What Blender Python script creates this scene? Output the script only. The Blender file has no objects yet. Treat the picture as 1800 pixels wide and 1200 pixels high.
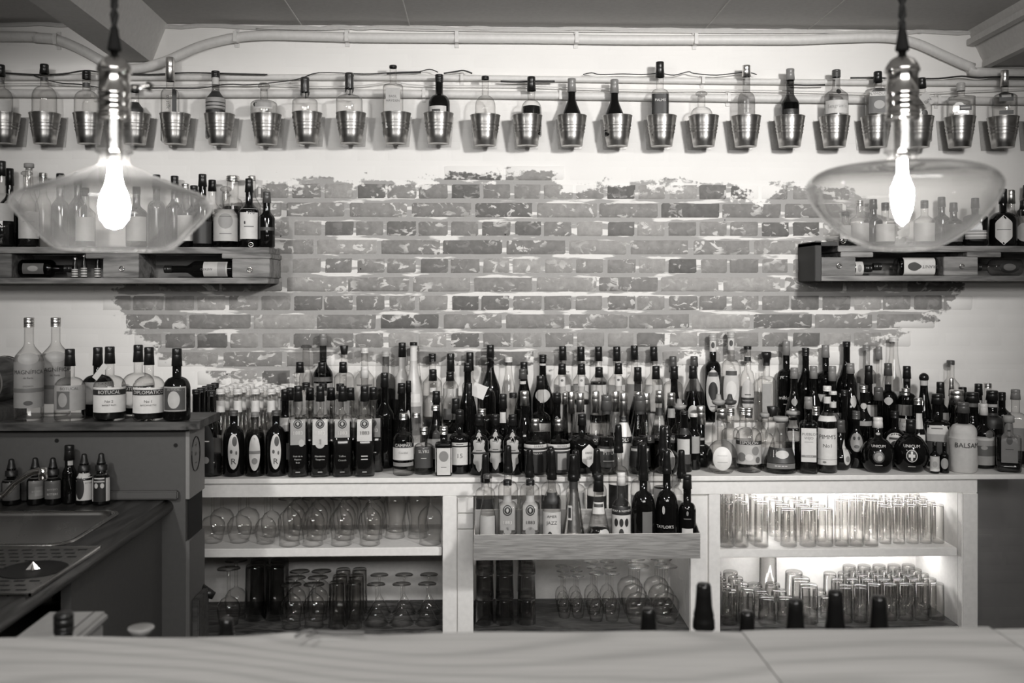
import bpy, bmesh, math, random
from mathutils import Vector, Matrix
random.seed(7)
SC = bpy.context.scene
COL = SC.collection
sin, cos, pi, tan = math.sin, math.cos, math.pi, math.tan

# ------------------------------------------------------------------ camera, light, exposure
EYE, F, HZ, YAW = 1.56, 1750.0, 510.0, math.radians(1.8)
SA, CA = sin(YAW), cos(YAW)
WY = 3.98            # back wall plane
CEIL = 2.613

cam_d = bpy.data.cameras.new('camera')
cam = bpy.data.objects.new('camera', cam_d)
COL.objects.link(cam)
cam.location = (0, 0, EYE)
cam.rotation_euler = (pi / 2, 0, -YAW)
cam_d.sensor_width = 36.0
cam_d.lens = 36.0 * F / 1800.0
cam_d.shift_y = (HZ - 600.0) / 1800.0
cam_d.clip_start = 0.05
cam_d.dof.use_dof = True
cam_d.dof.focus_distance = 3.72
cam_d.dof.aperture_fstop = 4.5
SC.camera = cam

SC.view_settings.view_transform = 'Standard'
SC.view_settings.look = 'None'
SC.view_settings.exposure = 0.22
SC.view_settings.gamma = 1.0
SC.view_settings.use_curve_mapping = False
SC.cycles.transparent_max_bounces = 64
SC.cycles.max_bounces = 8
SC.cycles.caustics_reflective = False
SC.cycles.caustics_refractive = False
SC.cycles.sample_clamp_indirect = 4.0

wd = bpy.data.worlds.new('world')
SC.world = wd
wd.use_nodes = True
wd.node_tree.nodes['Background'].inputs[0].default_value = (0.02, 0.02, 0.02, 1)

def g(v, a=1.0):
    return (v, v * 0.982, v * 0.958, a)

def spot(name, loc, to, watts, size, blend, radius):
    d = bpy.data.lights.new(name, 'SPOT')
    d.energy = watts; d.spot_size = math.radians(size); d.spot_blend = blend
    d.shadow_soft_size = radius; d.color = g(1.0)[:3]
    o = bpy.data.objects.new(name, d); COL.objects.link(o)
    o.location = loc
    o.rotation_euler = (Vector(to) - Vector(loc)).to_track_quat('-Z', 'Y').to_euler()
    return o

# ceiling spotlights that wash the back wall (their housings are built with the ceiling)
SPOTS = [((-1.35, 1.05, 2.52), (-0.30, WY, 1.80), 285), ((1.40, 1.05, 2.52), (0.50, WY, 1.74), 310)]
for k, (l, t, w) in enumerate(SPOTS):
    spot('ceiling_spot_light', l, t, w, 74, 0.95, 0.13)
# added soft fill light over the guests' side, unseen, brightens the back bar
ad = bpy.data.lights.new('front_fill_light', 'AREA')
ad.shape = 'RECTANGLE'; ad.size = 2.4; ad.size_y = 0.8; ad.energy = 82; ad.color = g(1.0)[:3]
ao = bpy.data.objects.new('front_fill_light', ad); COL.objects.link(ao)
ao.location = (0.35, -1.0, 2.45); ao.rotation_euler = (math.radians(48), 0, 0)

# ------------------------------------------------------------------ pixel -> world
def P(px, py, Y):
    u = (px - 900.0) / F; v = (HZ - py) / F
    t = Y / (CA - u * SA)
    return Vector(((SA + u * CA) * t, Y, EYE + v * t))
def X(px, Y): return P(px, 0, Y).x
def Z(px, py, Y): return P(px, py, Y).z
def MPP(px, Y): return Y / (CA - (px - 900.0) / F * SA) / F

# ------------------------------------------------------------------ materials
MATS = {}
def nodemat(name):
    m = bpy.data.materials.new(name); m.use_nodes = True
    nt = m.node_tree; nt.nodes.clear()
    out = nt.nodes.new('ShaderNodeOutputMaterial')
    return m, nt, out
def link(nt, a, b): nt.links.new(a, b)

def plain(v, rough=0.5, metal=0.0, spec=0.5):
    k = ('p', round(v, 4), rough, metal, spec)
    if k in MATS: return MATS[k]
    m, nt, out = nodemat('paint_%.3f_%.2f' % (v, rough))
    b = nt.nodes.new('ShaderNodeBsdfPrincipled')
    n = nt.nodes.new('ShaderNodeTexNoise'); n.inputs['Scale'].default_value = 60
    tc = nt.nodes.new('ShaderNodeTexCoord'); link(nt, tc.outputs['Object'], n.inputs['Vector'])
    mr = nt.nodes.new('ShaderNodeMapRange')
    mr.inputs['To Min'].default_value = 0.9; mr.inputs['To Max'].default_value = 1.1
    link(nt, n.outputs['Fac'], mr.inputs['Value'])
    mx = nt.nodes.new('ShaderNodeVectorMath'); mx.operation = 'SCALE'
    mx.inputs[0].default_value = g(v)[:3]; link(nt, mr.outputs[0], mx.inputs['Scale'])
    link(nt, mx.outputs[0], b.inputs['Base Color'])
    b.inputs['Roughness'].default_value = rough; b.inputs['Metallic'].default_value = metal
    b.inputs['Specular IOR Level'].default_value = spec
    link(nt, b.outputs[0], out.inputs[0]); MATS[k] = m
    return m

def glass(center=0.95, edge=0.45, rough=0.02, gl=1.0, name='clear_glass', dust=0.0, pw_=3.0):
    """thin-walled glass: light passes straight through, more is lost where the wall is crossed at a slant;
    surface gloss follows the angle (Schlick); dust adds a faint diffuse film"""
    k = ('g', center, edge, rough, gl, dust, pw_)
    if k in MATS: return MATS[k]
    m, nt, out = nodemat(name)
    lw = nt.nodes.new('ShaderNodeLayerWeight'); lw.inputs['Blend'].default_value = 0.5
    def mth(op, x, y=None, z=None):
        n = nt.nodes.new('ShaderNodeMath'); n.operation = op
        for i, q in enumerate((x, y, z)):
            if q is None: continue
            if isinstance(q, (int, float)): n.inputs[i].default_value = q
            else: link(nt, q, n.inputs[i])
        return n.outputs[0]
    fc = lw.outputs['Facing']
    mix = nt.nodes.new('ShaderNodeMix'); mix.data_type = 'RGBA'
    mix.inputs[6].default_value = (center, center * .997, center * .993, 1); mix.inputs[7].default_value = (edge, edge * .99, edge * .975, 1)
    link(nt, mth('POWER', fc, pw_), mix.inputs[0])
    tr = nt.nodes.new('ShaderNodeBsdfTransparent'); link(nt, mix.outputs[2], tr.inputs[0])
    gb = nt.nodes.new('ShaderNodeBsdfGlossy'); gb.inputs['Roughness'].default_value = rough
    fr = mth('MINIMUM', mth('MULTIPLY', mth('MULTIPLY_ADD', mth('POWER', fc, 4.5), 0.75, 0.032), gl), 0.85)
    ms = nt.nodes.new('ShaderNodeMixShader')
    link(nt, fr, ms.inputs[0]); link(nt, tr.outputs[0], ms.inputs[1]); link(nt, gb.outputs[0], ms.inputs[2])
    res = ms.outputs[0]
    if dust > 0:
        d = nt.nodes.new('ShaderNodeBsdfTranslucent'); d.inputs[0].default_value = g(0.8)
        n = nt.nodes.new('ShaderNodeTexNoise'); n.inputs['Scale'].default_value = 14
        tc = nt.nodes.new('ShaderNodeTexCoord'); link(nt, tc.outputs['Object'], n.inputs['Vector'])
        ms2 = nt.nodes.new('ShaderNodeMixShader')
        link(nt, mth('MULTIPLY', n.outputs['Fac'], dust * 2), ms2.inputs[0])
        link(nt, res, ms2.inputs[1]); link(nt, d.outputs[0], ms2.inputs[2]); res = ms2.outputs[0]
    link(nt, res, out.inputs[0]); MATS[k] = m
    return m

def emit(v, s, name='lamp_glow'):
    m, nt, out = nodemat(name)
    e = nt.nodes.new('ShaderNodeEmission'); e.inputs[0].default_value = g(v); e.inputs[1].default_value = s
    link(nt, e.outputs[0], out.inputs[0])
    return m

def wood(v, contrast=0.35, scale=(2.0, 14.0, 14.0), rough=0.5, name='wood'):
    k = ('w', v, contrast, scale, rough)
    if k in MATS: return MATS[k]
    m, nt, out = nodemat(name)
    b = nt.nodes.new('ShaderNodeBsdfPrincipled')
    tc = nt.nodes.new('ShaderNodeTexCoord'); mp = nt.nodes.new('ShaderNodeMapping')
    mp.inputs['Scale'].default_value = scale
    link(nt, tc.outputs['Object'], mp.inputs['Vector'])
    n = nt.nodes.new('ShaderNodeTexNoise'); n.inputs['Scale'].default_value = 1.3; n.inputs['Detail'].default_value = 6
    n.inputs['Distortion'].default_value = 0.8
    link(nt, mp.outputs[0], n.inputs['Vector'])
    mt = nt.nodes.new('ShaderNodeMath'); mt.operation = 'MULTIPLY'; mt.inputs[1].default_value = 26
    link(nt, n.outputs['Fac'], mt.inputs[0])
    sn = nt.nodes.new('ShaderNodeMath'); sn.operation = 'SINE'; link(nt, mt.outputs[0], sn.inputs[0])
    n2 = nt.nodes.new('ShaderNodeTexNoise'); n2.inputs['Scale'].default_value = 9; n2.inputs['Detail'].default_value = 4
    link(nt, mp.outputs[0], n2.inputs['Vector'])
    ad_ = nt.nodes.new('ShaderNodeMath'); ad_.operation = 'MULTIPLY_ADD'; ad_.inputs[1].default_value = 0.22
    link(nt, sn.outputs[0], ad_.inputs[0]); link(nt, n2.outputs['Fac'], ad_.inputs[2])
    mr = nt.nodes.new('ShaderNodeMapRange'); mr.inputs['From Min'].default_value = 0.2; mr.inputs['From Max'].default_value = 0.8
    mr.inputs['To Min'].default_value = 1 - contrast; mr.inputs['To Max'].default_value = 1 + contrast * 0.5
    link(nt, ad_.outputs[0], mr.inputs['Value'])
    mx = nt.nodes.new('ShaderNodeVectorMath'); mx.operation = 'SCALE'; mx.inputs[0].default_value = g(v)[:3]
    link(nt, mr.outputs[0], mx.inputs['Scale']); link(nt, mx.outputs[0], b.inputs['Base Color'])
    b.inputs['Roughness'].default_value = rough
    link(nt, b.outputs[0], out.inputs[0]); MATS[k] = m
    return m

def metal(v, rough=0.3, aniso_dir=None, name='brushed_steel'):
    k = ('m', v, rough, aniso_dir)
    if k in MATS: return MATS[k]
    m, nt, out = nodemat(name)
    b = nt.nodes.new('ShaderNodeBsdfPrincipled')
    b.inputs['Metallic'].default_value = 1.0; b.inputs['Base Color'].default_value = g(v)
    tc = nt.nodes.new('ShaderNodeTexCoord'); mp = nt.nodes.new('ShaderNodeMapping')
    mp.inputs['Scale'].default_value = aniso_dir or (30, 30, 30)
    link(nt, tc.outputs['Object'], mp.inputs[0])
    n = nt.nodes.new('ShaderNodeTexNoise'); n.inputs['Scale'].default_value = 4; n.inputs['Detail'].default_value = 4
    link(nt, mp.outputs[0], n.inputs['Vector'])
    mr = nt.nodes.new('ShaderNodeMapRange'); mr.inputs['To Min'].default_value = rough * 0.7; mr.inputs['To Max'].default_value = rough * 1.3
    link(nt, n.outputs['Fac'], mr.inputs['Value']); link(nt, mr.outputs[0], b.inputs['Roughness'])
    link(nt, b.outputs[0], out.inputs[0]); MATS[k] = m
    return m

def brushed_round(v, rough):
    m, nt, out = nodemat('zinc')
    b = nt.nodes.new('ShaderNodeBsdfPrincipled'); b.inputs['Metallic'].default_value = 1.0; b.inputs['Base Color'].default_value = g(v)
    b.inputs['Roughness'].default_value = rough; b.inputs['Anisotropic'].default_value = 0.75; b.inputs['Anisotropic Rotation'].default_value = 0.25
    t = nt.nodes.new('ShaderNodeTangent'); t.direction_type = 'RADIAL'; t.axis = 'Z'
    link(nt, t.outputs[0], b.inputs['Tangent']); link(nt, b.outputs[0], out.inputs[0]); return m

M_WHITE = plain(0.74, 0.55)
M_BLACK = plain(0.010, 0.38)
M_LITW = glass(0.995, 0.50, 0.03, 1.3, 'drinking_glass', 0.0, 2.8)  # copy of the ware glass with paler edges, to brighten the lit bay
M_KGLASS = plain(0.004, 0.06, 0.0, 0.4)
M_CLEAR = glass(0.97, 0.26, 0.02, 1.2, 'clear_glass', 0.0, 2.5)
M_WARE = glass(0.992, 0.36, 0.03, 1.8, 'drinking_glass', 0.0, 2.6)

# ------------------------------------------------------------------ mesh helpers
def mesh_obj(name, verts, faces, mat, parent=None, smooth=True, loc=None):
    me = bpy.data.meshes.new(name)
    me.from_pydata([tuple(v) for v in verts], [], faces)
    if smooth:
        me.polygons.foreach_set('use_smooth', [True] * len(me.polygons))
    me.materials.append(mat)
    o = bpy.data.objects.new(name, me)
    COL.objects.link(o)
    if loc is not None: o.location = loc
    if parent is not None: o.parent = parent
    return o

def tag(o, label=None, cat=None, group=None, kind=None):
    if label: o['label'] = label
    if cat: o['category'] = cat
    if group: o['group'] = group
    if kind: o['kind'] = kind
    return o

def empty(name, loc, rz=0.0):
    o = bpy.data.objects.new(name, None); COL.objects.link(o)
    o.location = loc; o.rotation_euler = (0, 0, rz); o.empty_display_size = 0.05
    return o

class MB:
    """collects shapes into one mesh"""
    def __init__(s): s.v = []; s.f = []
    def add(s, v, f):
        n = len(s.v); s.v += [tuple(p) for p in v]; s.f += [tuple(i + n for i in q) for q in f]
        return s
    def box(s, x0, x1, y0, y1, z0, z1, bev=0.0):
        bm = bmesh.new()
        bmesh.ops.create_cube(bm, size=1.0)
        for v in bm.verts:
            v.co = Vector(((x0 + x1) / 2 + v.co.x * (x1 - x0), (y0 + y1) / 2 + v.co.y * (y1 - y0), (z0 + z1) / 2 + v.co.z * (z1 - z0)))
        if bev > 0:
            bmesh.ops.bevel(bm, geom=list(bm.edges), offset=bev, segments=2, affect='EDGES')
        bm.verts.index_update()
        s.add([v.co.copy() for v in bm.verts], [[v.index for v in f.verts] for f in bm.faces]); bm.free()
        return s
    def lathe(s, prof, seg=24, n=None, flat=1.0, ctr=(0, 0, 0)):
        v, f = lathe_vf(prof, seg, n, flat)
        return s.add([(p[0] + ctr[0], p[1] + ctr[1], p[2] + ctr[2]) for p in v], f)
    def tube(s, pts, r, seg=8):
        v, f = tube_vf(pts, r, seg); return s.add(v, f)
    def prism(s, outline, d0, d1, axis='y'):
        n = len(outline)
        def pt(p, d): return (p[0], d, p[1]) if axis == 'y' else ((d, p[0], p[1]) if axis == 'x' else (p[0], p[1], d))
        v = [pt(p, d0) for p in outline] + [pt(p, d1) for p in outline]
        f = [tuple(range(n)), tuple(range(2 * n - 1, n - 1, -1))] + [(i, n + i, n + (i + 1) % n, (i + 1) % n) for i in range(n)]
        return s.add(v, f)
    def build(s, name, mat, parent=None, smooth=False, loc=None):
        return mesh_obj(name, s.v, s.f, mat, parent, smooth, loc)

def lathe_vf(prof, seg=24, n=None, flat=1.0):
    """prof: list of (r, z) or (r, z, n) - superellipse exponent n; closed with fans at r == 0"""
    v = []; f = []; rings = []
    for p in prof:
        r, z = p[0], p[1]; e = p[2] if len(p) > 2 else (n or 2.0)
        if r <= 1e-6:
            rings.append([len(v)]); v.append((0, 0, z)); continue
        ring = []
        for i in range(seg):
            a = 2 * pi * (i + 0.5) / seg
            c, s_ = cos(a), sin(a)
            if e != 2.0:
                k = (abs(c) ** e + abs(s_) ** e) ** (-1.0 / e)
                c, s_ = c * k, s_ * k
            ring.append(len(v)); v.append((r * c, r * s_ * flat, z))
        rings.append(ring)
    for a, b in zip(rings, rings[1:]):
        if len(a) == 1 and len(b) == 1: continue
        for i in range(seg):
            j = (i + 1) % seg
            if len(a) == 1: f.append((a[0], b[j], b[i]))
            elif len(b) == 1: f.append((a[i], a[j], b[0]))
            else: f.append((a[i], a[j], b[j], b[i]))
    return v, f

def tube_vf(pts, r, seg=8):
    pts = [Vector(p) for p in pts]; v = []; f = []
    up = Vector((0, 0, 1))
    for i, p in enumerate(pts):
        d = (pts[min(i + 1, len(pts) - 1)] - pts[max(i - 1, 0)]).normalized()
        a = d.cross(up)
        if a.length < 1e-3: a = d.cross(Vector((0, 1, 0)))
        a.normalize(); b = d.cross(a)
        rr = r[i] if isinstance(r, (list, tuple)) else r
        for k in range(seg):
            t = 2 * pi * k / seg
            v.append(p + a * rr * cos(t) + b * rr * sin(t))
    for i in range(len(pts) - 1):
        for k in range(seg):
            j = (k + 1) % seg
            f.append((i * seg + k, i * seg + j, (i + 1) * seg + j, (i + 1) * seg + k))
    f.append(tuple(range(seg))[::-1]); f.append(tuple((len(pts) - 1) * seg + k for k in range(seg)))
    return v, f

def smooth_path(pts, sub=6):
    """Catmull-Rom through the points"""
    pts = [Vector(p) for p in pts]; out = []
    for i in range(len(pts) - 1):
        p0 = pts[max(i - 1, 0)]; p1 = pts[i]; p2 = pts[i + 1]; p3 = pts[min(i + 2, len(pts) - 1)]
        for k in range(sub):
            t = k / sub
            out.append(0.5 * ((2 * p1) + (p2 - p0) * t + (2 * p0 - 5 * p1 + 4 * p2 - p3) * t * t + (-p0 + 3 * p1 - 3 * p2 + p3) * t ** 3))
    out.append(pts[-1])
    return out

TXT = {}
def text_vf(s, size):
    """flat letters (x, z) centred on the origin, as verts and faces"""
    if s not in TXT:
        cu = bpy.data.curves.new('lettering', 'FONT'); cu.body = s; cu.size = 1.0
        cu.align_x = 'CENTER'; cu.align_y = 'CENTER'; cu.resolution_u = 2
        ob = bpy.data.objects.new('lettering', cu); COL.objects.link(ob)
        dg = bpy.context.evaluated_depsgraph_get()
        me = bpy.data.meshes.new_from_object(ob.evaluated_get(dg))
        TXT[s] = ([(v.co.x, v.co.y) for v in me.vertices], [tuple(p.vertices) for p in me.polygons])
        bpy.data.objects.remove(ob); bpy.data.curves.remove(cu); bpy.data.meshes.remove(me)
    v, f = TXT[s]
    return [(a * size, b * size) for a, b in v], f
# ------------------------------------------------------------------ the setting
def struct(o): o['kind'] = 'structure'; return o

def wall_material():
    m, nt, out = nodemat('painted_and_bare_brick')
    b = nt.nodes.new('ShaderNodeBsdfPrincipled'); b.inputs['Roughness'].default_value = 0.8
    b.inputs['Specular IOR Level'].default_value = 0.25
    at = nt.nodes.new('ShaderNodeAttribute'); at.attribute_name = 'bk'
    sp = nt.nodes.new('ShaderNodeSeparateColor'); link(nt, at.outputs['Color'], sp.inputs[0])
    tc = nt.nodes.new('ShaderNodeTexCoord')
    def noise(scale, detail=4, mapping=None, dist=0.0):
        n = nt.nodes.new('ShaderNodeTexNoise'); n.inputs['Scale'].default_value = scale; n.inputs['Detail'].default_value = detail
        n.inputs['Distortion'].default_value = dist
        if mapping:
            mp = nt.nodes.new('ShaderNodeMapping'); mp.inputs['Scale'].default_value = mapping
            link(nt, tc.outputs['Object'], mp.inputs[0]); link(nt, mp.outputs[0], n.inputs['Vector'])
        else: link(nt, tc.outputs['Object'], n.inputs['Vector'])
        return n.outputs['Fac']
    def math_(op, a, b_, c=None, clamp=False):
        n = nt.nodes.new('ShaderNodeMath'); n.operation = op; n.use_clamp = clamp
        for i, q in enumerate((a, b_, c)):
            if q is None: continue
            if isinstance(q, (int, float)): n.inputs[i].default_value = q
            else: link(nt, q, n.inputs[i])
        return n.outputs[0]
    def step(v, lo, hi):
        n = nt.nodes.new('ShaderNodeMapRange'); n.interpolation_type = 'SMOOTHSTEP'
        n.inputs['From Min'].default_value = lo; n.inputs['From Max'].default_value = hi
        link(nt, v, n.inputs['Value']); return n.outputs[0]
    def mixc(f, a, b_):
        n = nt.nodes.new('ShaderNodeMix'); n.data_type = 'RGBA'
        link(nt, f, n.inputs[0])
        for i, q in ((6, a), (7, b_)):
            if isinstance(q, tuple): n.inputs[i].default_value = q
            else: link(nt, q, n.inputs[i])
        return n.outputs[2]
    tone, mask, mort = sp.outputs[0], sp.outputs[1], sp.outputs[2]
    n1 = noise(11, 5, (1, 1, 2.2)); n2 = noise(70, 3)
    # where the plaster and paint have been knocked off
    e = math_('ADD', mask, math_('MULTIPLY_ADD', n1, 0.9, -0.45)); e = math_('ADD', e, math_('MULTIPLY_ADD', n2, 0.3, -0.15))
    bare = step(e, 0.46, 0.54)
    # grain of each brick
    gr = math_('MULTIPLY_ADD', noise(38, 6), 0.7, 0.65); bt = math_('MULTIPLY', tone, gr)
    cb = nt.nodes.new('ShaderNodeCombineColor'); link(nt, bt, cb.inputs[0])
    link(nt, math_('MULTIPLY', bt, 0.975), cb.inputs[1]); link(nt, math_('MULTIPLY', bt, 0.945), cb.inputs[2])
    # specks and smears of old paint left on bricks; broader streaks left on the joints
    sm = step(noise(26, 7, (1, 1, 1.5), 0.9), 0.56, 0.62)
    big = step(noise(6, 4, (1, 1, 1.8)), 0.42, 0.60)
    smear = math_('MULTIPLY', sm, math_('MULTIPLY_ADD', big, 0.8, 0.1), clamp=True)
    jt = step(noise(4.5, 5, (1, 1, 7)), 0.53, 0.58)
    col_b = mixc(smear, cb.outputs[0], g(0.66))
    col_m = mixc(jt, g(0.34), g(0.70))
    col = mixc(mort, col_b, col_m)
    white = mixc(noise(3, 4), g(0.72), g(0.80))
    # the wall below worktop height is set to dark grey
    so = nt.nodes.new('ShaderNodeSeparateXYZ'); link(nt, tc.outputs['Object'], so.inputs[0])
    low_mask = step(so.outputs[2], 0.868, 0.862)
    white = mixc(low_mask, white, g(0.16))
    col = mixc(bare, white, col)
    # small drill holes
    vo = nt.nodes.new('ShaderNodeTexVoronoi'); vo.inputs['Scale'].default_value = 9.0
    mpv = nt.nodes.new('ShaderNodeMapping'); mpv.inputs['Scale'].default_value = (1, 0, 1)
    link(nt, tc.outputs['Object'], mpv.inputs[0]); link(nt, mpv.outputs[0], vo.inputs['Vector'])
    hole = step(vo.outputs['Distance'], 0.032, 0.024)
    sepv = nt.nodes.new('ShaderNodeSeparateColor'); link(nt, vo.outputs['Color'], sepv.inputs[0])
    hole = math_('MULTIPLY', hole, math_('GREATER_THAN', sepv.outputs[0], 0.62))
    hole = math_('MULTIPLY', hole, bare)
    col = mixc(hole, col, g(0.02))
    link(nt, col, b.inputs['Base Color'])
    bp = nt.nodes.new('ShaderNodeBump'); bp.inputs['Strength'].default_value = 0.5; bp.inputs['Distance'].default_value = 0.006
    hgt = math_('ADD', math_('MULTIPLY', noise(45, 6), math_('MULTIPLY_ADD', bare, 0.7, 0.12)), math_('MULTIPLY', bare, -0.5))
    link(nt, hgt, bp.inputs['Height']); link(nt, bp.outputs[0], b.inputs['Normal'])
    link(nt, b.outputs[0], out.inputs[0])
    return m

PATCH = [(440, 330), (500, 318), (560, 322), (640, 318), (700, 330), (760, 322), (790, 305), (850, 312), (880, 322), (905, 305), (962, 303),
         (978, 322), (1015, 336), (1030, 322), (1090, 328), (1130, 322), (1230, 326), (1285, 325), (1300, 348), (1348, 356),
         (1368, 324), (1440, 326), (1500, 340), (1600, 420), (1672, 470), (1684, 500), (1676, 524), (1684, 542), (1655, 552), (1580, 572),
         (1566, 600), (1470, 606), (1430, 622), (1330, 640), (1210, 618), (1190, 640), (1050, 632), (1000, 640), (940, 640), (860, 648),
         (800, 640), (700, 650), (600, 628), (540, 650), (500, 690), (430, 672), (380, 664), (330, 640), (262, 612), (246, 582), (222, 580),
         (207, 546), (200, 498), (330, 420)]
PW = [(P(x, y, WY).x, P(x, y, WY).z) for x, y in PATCH]
def patch_sd(x, z):
    d = 9e9; inside = False
    for i in range(len(PW)):
        ax, az = PW[i - 1]; bx, bz = PW[i]
        dx, dz = bx - ax, bz - az
        t = max(0, min(1, ((x - ax) * dx + (z - az) * dz) / (dx * dx + dz * dz)))
        d = min(d, math.hypot(x - ax - t * dx, z - az - t * dz))
        if (az > z) != (bz > z) and x < (bx - ax) * (z - az) / (bz - az) + ax: inside = not inside
    return d if inside else -d

def build_wall():
    rnd = random.Random(3)
    v, f, c = [], [], []
    def m_of(x, z): return max(0, min(1, 0.5 + patch_sd(x, z) / 0.22))
    # mortar bed
    x0, x1, z0, z1 = -3.4, 3.4, 0.0, CEIL
    nx, nz = 170, 88
    for j in range(nz + 1):
        for i in range(nx + 1):
            x = x0 + (x1 - x0) * i / nx; z = z0 + (z1 - z0) * j / nz
            v.append((x, WY, z)); c.append((0.4, m_of(x, z), 1.0, 1))
    for j in range(nz):
        for i in range(nx):
            a = j * (nx + 1) + i; f.append((a, a + 1, a + nx + 2, a + nx + 1))
    # courses: stretchers and headers in turn
    ch = 0.0742; zb = Z(846, 516, WY)
    kx = X(831, WY)
    def brick(xa, xb, za, zt, tone):
        nn = 5 if xb - xa > 0.18 else 3
        w = (xb - xa); e = 0.006
        jit = lambda s: (rnd.random() - 0.5) * s
        out_ = 0.0045 + rnd.random() * 0.003
        inside = patch_sd((xa + xb) / 2, (za + zt) / 2) > -0.03
        if not inside: out_ *= 0.10
        b0 = len(v)
        ta, tb_ = jit(0.004), jit(0.004)
        for row in range(4):
            zz = (za, za + e, zt - e, zt)[row]
            for i in range(nn + 1):
                t = i / nn
                if i == 0: xx = xa
                elif i == nn: xx = xb
                else: xx = xa + e + (w - 2 * e) * (i - 0.0) / nn
                if i == 1: xx = xa + e * 1.2
                if i == nn - 1: xx = xb - e * 1.2
                edge = row in (0, 3) or i in (0, nn)
                sag = ta * (1 - t) + tb_ * t
                px, pz = xx + jit(0.003), zz + sag * 0.5 + jit(0.0022)
                v.append((px, WY - (0.0 if edge else out_) + (0.0005 if edge else 0), pz))
                c.append((tone, m_of(px, pz), 0.0, 1))
        for row in range(3):
            for i in range(nn):
                a = b0 + row * (nn + 1) + i; f.append((a, a + 1, a + nn + 2, a + nn + 1))
    k0 = int((0.02 - zb) / ch) ; k1 = int((CEIL - zb) / ch)
    for k in range(k0, k1):
        za = zb + k * ch + 0.0085; zt = zb + (k + 1) * ch - 0.0085
        head = k % 2 != 0
        pitch = 0.125 if head else 0.25
        off = kx + (0.031 if head else (0.125 if (k // 2) % 2 else 0.0))
        n0 = int((x0 - off) / pitch)
        x = off + n0 * pitch
        while x < x1 - pitch:
            xa = x + 0.007 + (rnd.random() - 0.5) * 0.010; xb = x + pitch - 0.007 + (rnd.random() - 0.5) * 0.010
            q = rnd.random()
            tone = (0.13 + 0.05 * rnd.random()) if q < 0.22 else ((0.20 + 0.07 * rnd.random()) if q < 0.7 else (0.27 + 0.07 * rnd.random()))
            brick(xa, xb, za, zt, tone)
            x += pitch
    me = bpy.data.meshes.new('wall_back'); me.from_pydata(v, [], f)
    ca = me.color_attributes.new('bk', 'FLOAT_COLOR', 'POINT')
    ca.data.foreach_set('color', [q for t in c for q in t])
    me.polygons.foreach_set('use_smooth', [True] * len(me.polygons))
    me.materials.append(wall_material())
    o = bpy.data.objects.new('wall_back', me); COL.objects.link(o)
    return struct(o)
build_wall()

def slab(name, x0, x1, y0, y1, z0, z1, mat): return struct(MB().box(x0, x1, y0, y1, z0, z1).build(name, mat))
M_PLASTER = plain(0.60, 0.85, 0, 0.2)
M_CEIL = plain(0.52, 0.85, 0, 0.2)
slab('floor', -3.4, 3.4, -3.2, 4.1, -0.1, 0.0, plain(0.10, 0.6))
slab('ceiling', -3.4, 3.4, -3.2, 4.1, CEIL, CEIL + 0.1, M_CEIL)
slab('wall_left', -3.5, -3.4, -3.2, 4.1, -0.1, CEIL + 0.1, plain(0.30, 0.8))
slab('wall_right', 3.4, 3.5, -3.2, 4.1, -0.1, CEIL + 0.1, plain(0.30, 0.8))
slab('wall_front', -3.5, 3.5, -3.3, -3.2, -0.1, CEIL + 0.1, plain(0.14, 0.8))
slab('wall_behind', -3.4, 3.4, WY + 0.004, 4.1, 0, CEIL, plain(0.5, 0.8)).name = 'trim_1'

def beam(pts, dxdy, name):
    q = [P(x, y, WY) for x, y in pts]; n = len(q); v = []
    for Y in (WY + 0.02, -3.2):
        for p in q: v.append((p.x + dxdy * (Y - WY), Y, p.z if p.z < CEIL - 0.03 else CEIL + 0.01))
    f = [tuple(range(n))[::-1], tuple(range(n, 2 * n))] + [(i, (i + 1) % n, n + (i + 1) % n, n + i) for i in range(n)]
    return struct(mesh_obj(name, v, f, M_PLASTER, smooth=False))
beam([(190, 40), (210, 110), (267, 110), (296, 40)], -0.030, 'trim_2')
beam([(1699, 45), (1732, 118), (1815, 118), (1845, 45)], 0.035, 'trim_3')
# cover strips along the right beam's near face and foot, ceiling board joints
mb = MB()
for dz in (0.0,):
    a = P(1703, 76, WY); b = P(1730, 114, WY)
    for (p, off) in ((a, 0.006), (b, 0.004)):
        v = []
        for Y in (WY - 0.01, -3.2):
            x = p.x + 0.035 * (Y - WY)
            v += [(x - 0.012, Y, p.z - 0.012), (x + 0.012, Y, p.z - 0.016), (x + 0.012, Y, p.z + 0.016), (x - 0.012, Y, p.z + 0.012)]
        mb.add(v, [(0, 1, 2, 3), (4, 7, 6, 5), (0, 4, 5, 1), (1, 5, 6, 2), (2, 6, 7, 3), (3, 7, 4, 0)])
struct(mb.build('trim_4', M_PLASTER))
mb = MB()
for px in (530, 720, 1240, 1420):
    x = X(px, WY) ; mb.box(x - 0.002, x + 0.002, -3.2, WY, CEIL - 0.0025, CEIL + 0.01)
struct(mb.build('trim_5', plain(0.62, 0.8)))
# ragged plaster line where ceiling meets the wall
pts = [(X(0, WY) - 0.6, WY - 0.004, CEIL - 0.006)]
for i in range(60):
    pts.append((-2.2 + i * 0.078, WY - 0.004, CEIL - 0.004 - random.random() * 0.012))
struct(MB().tube(pts, 0.009, 6).build('trim_6', plain(0.5, 0.9)))

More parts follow.
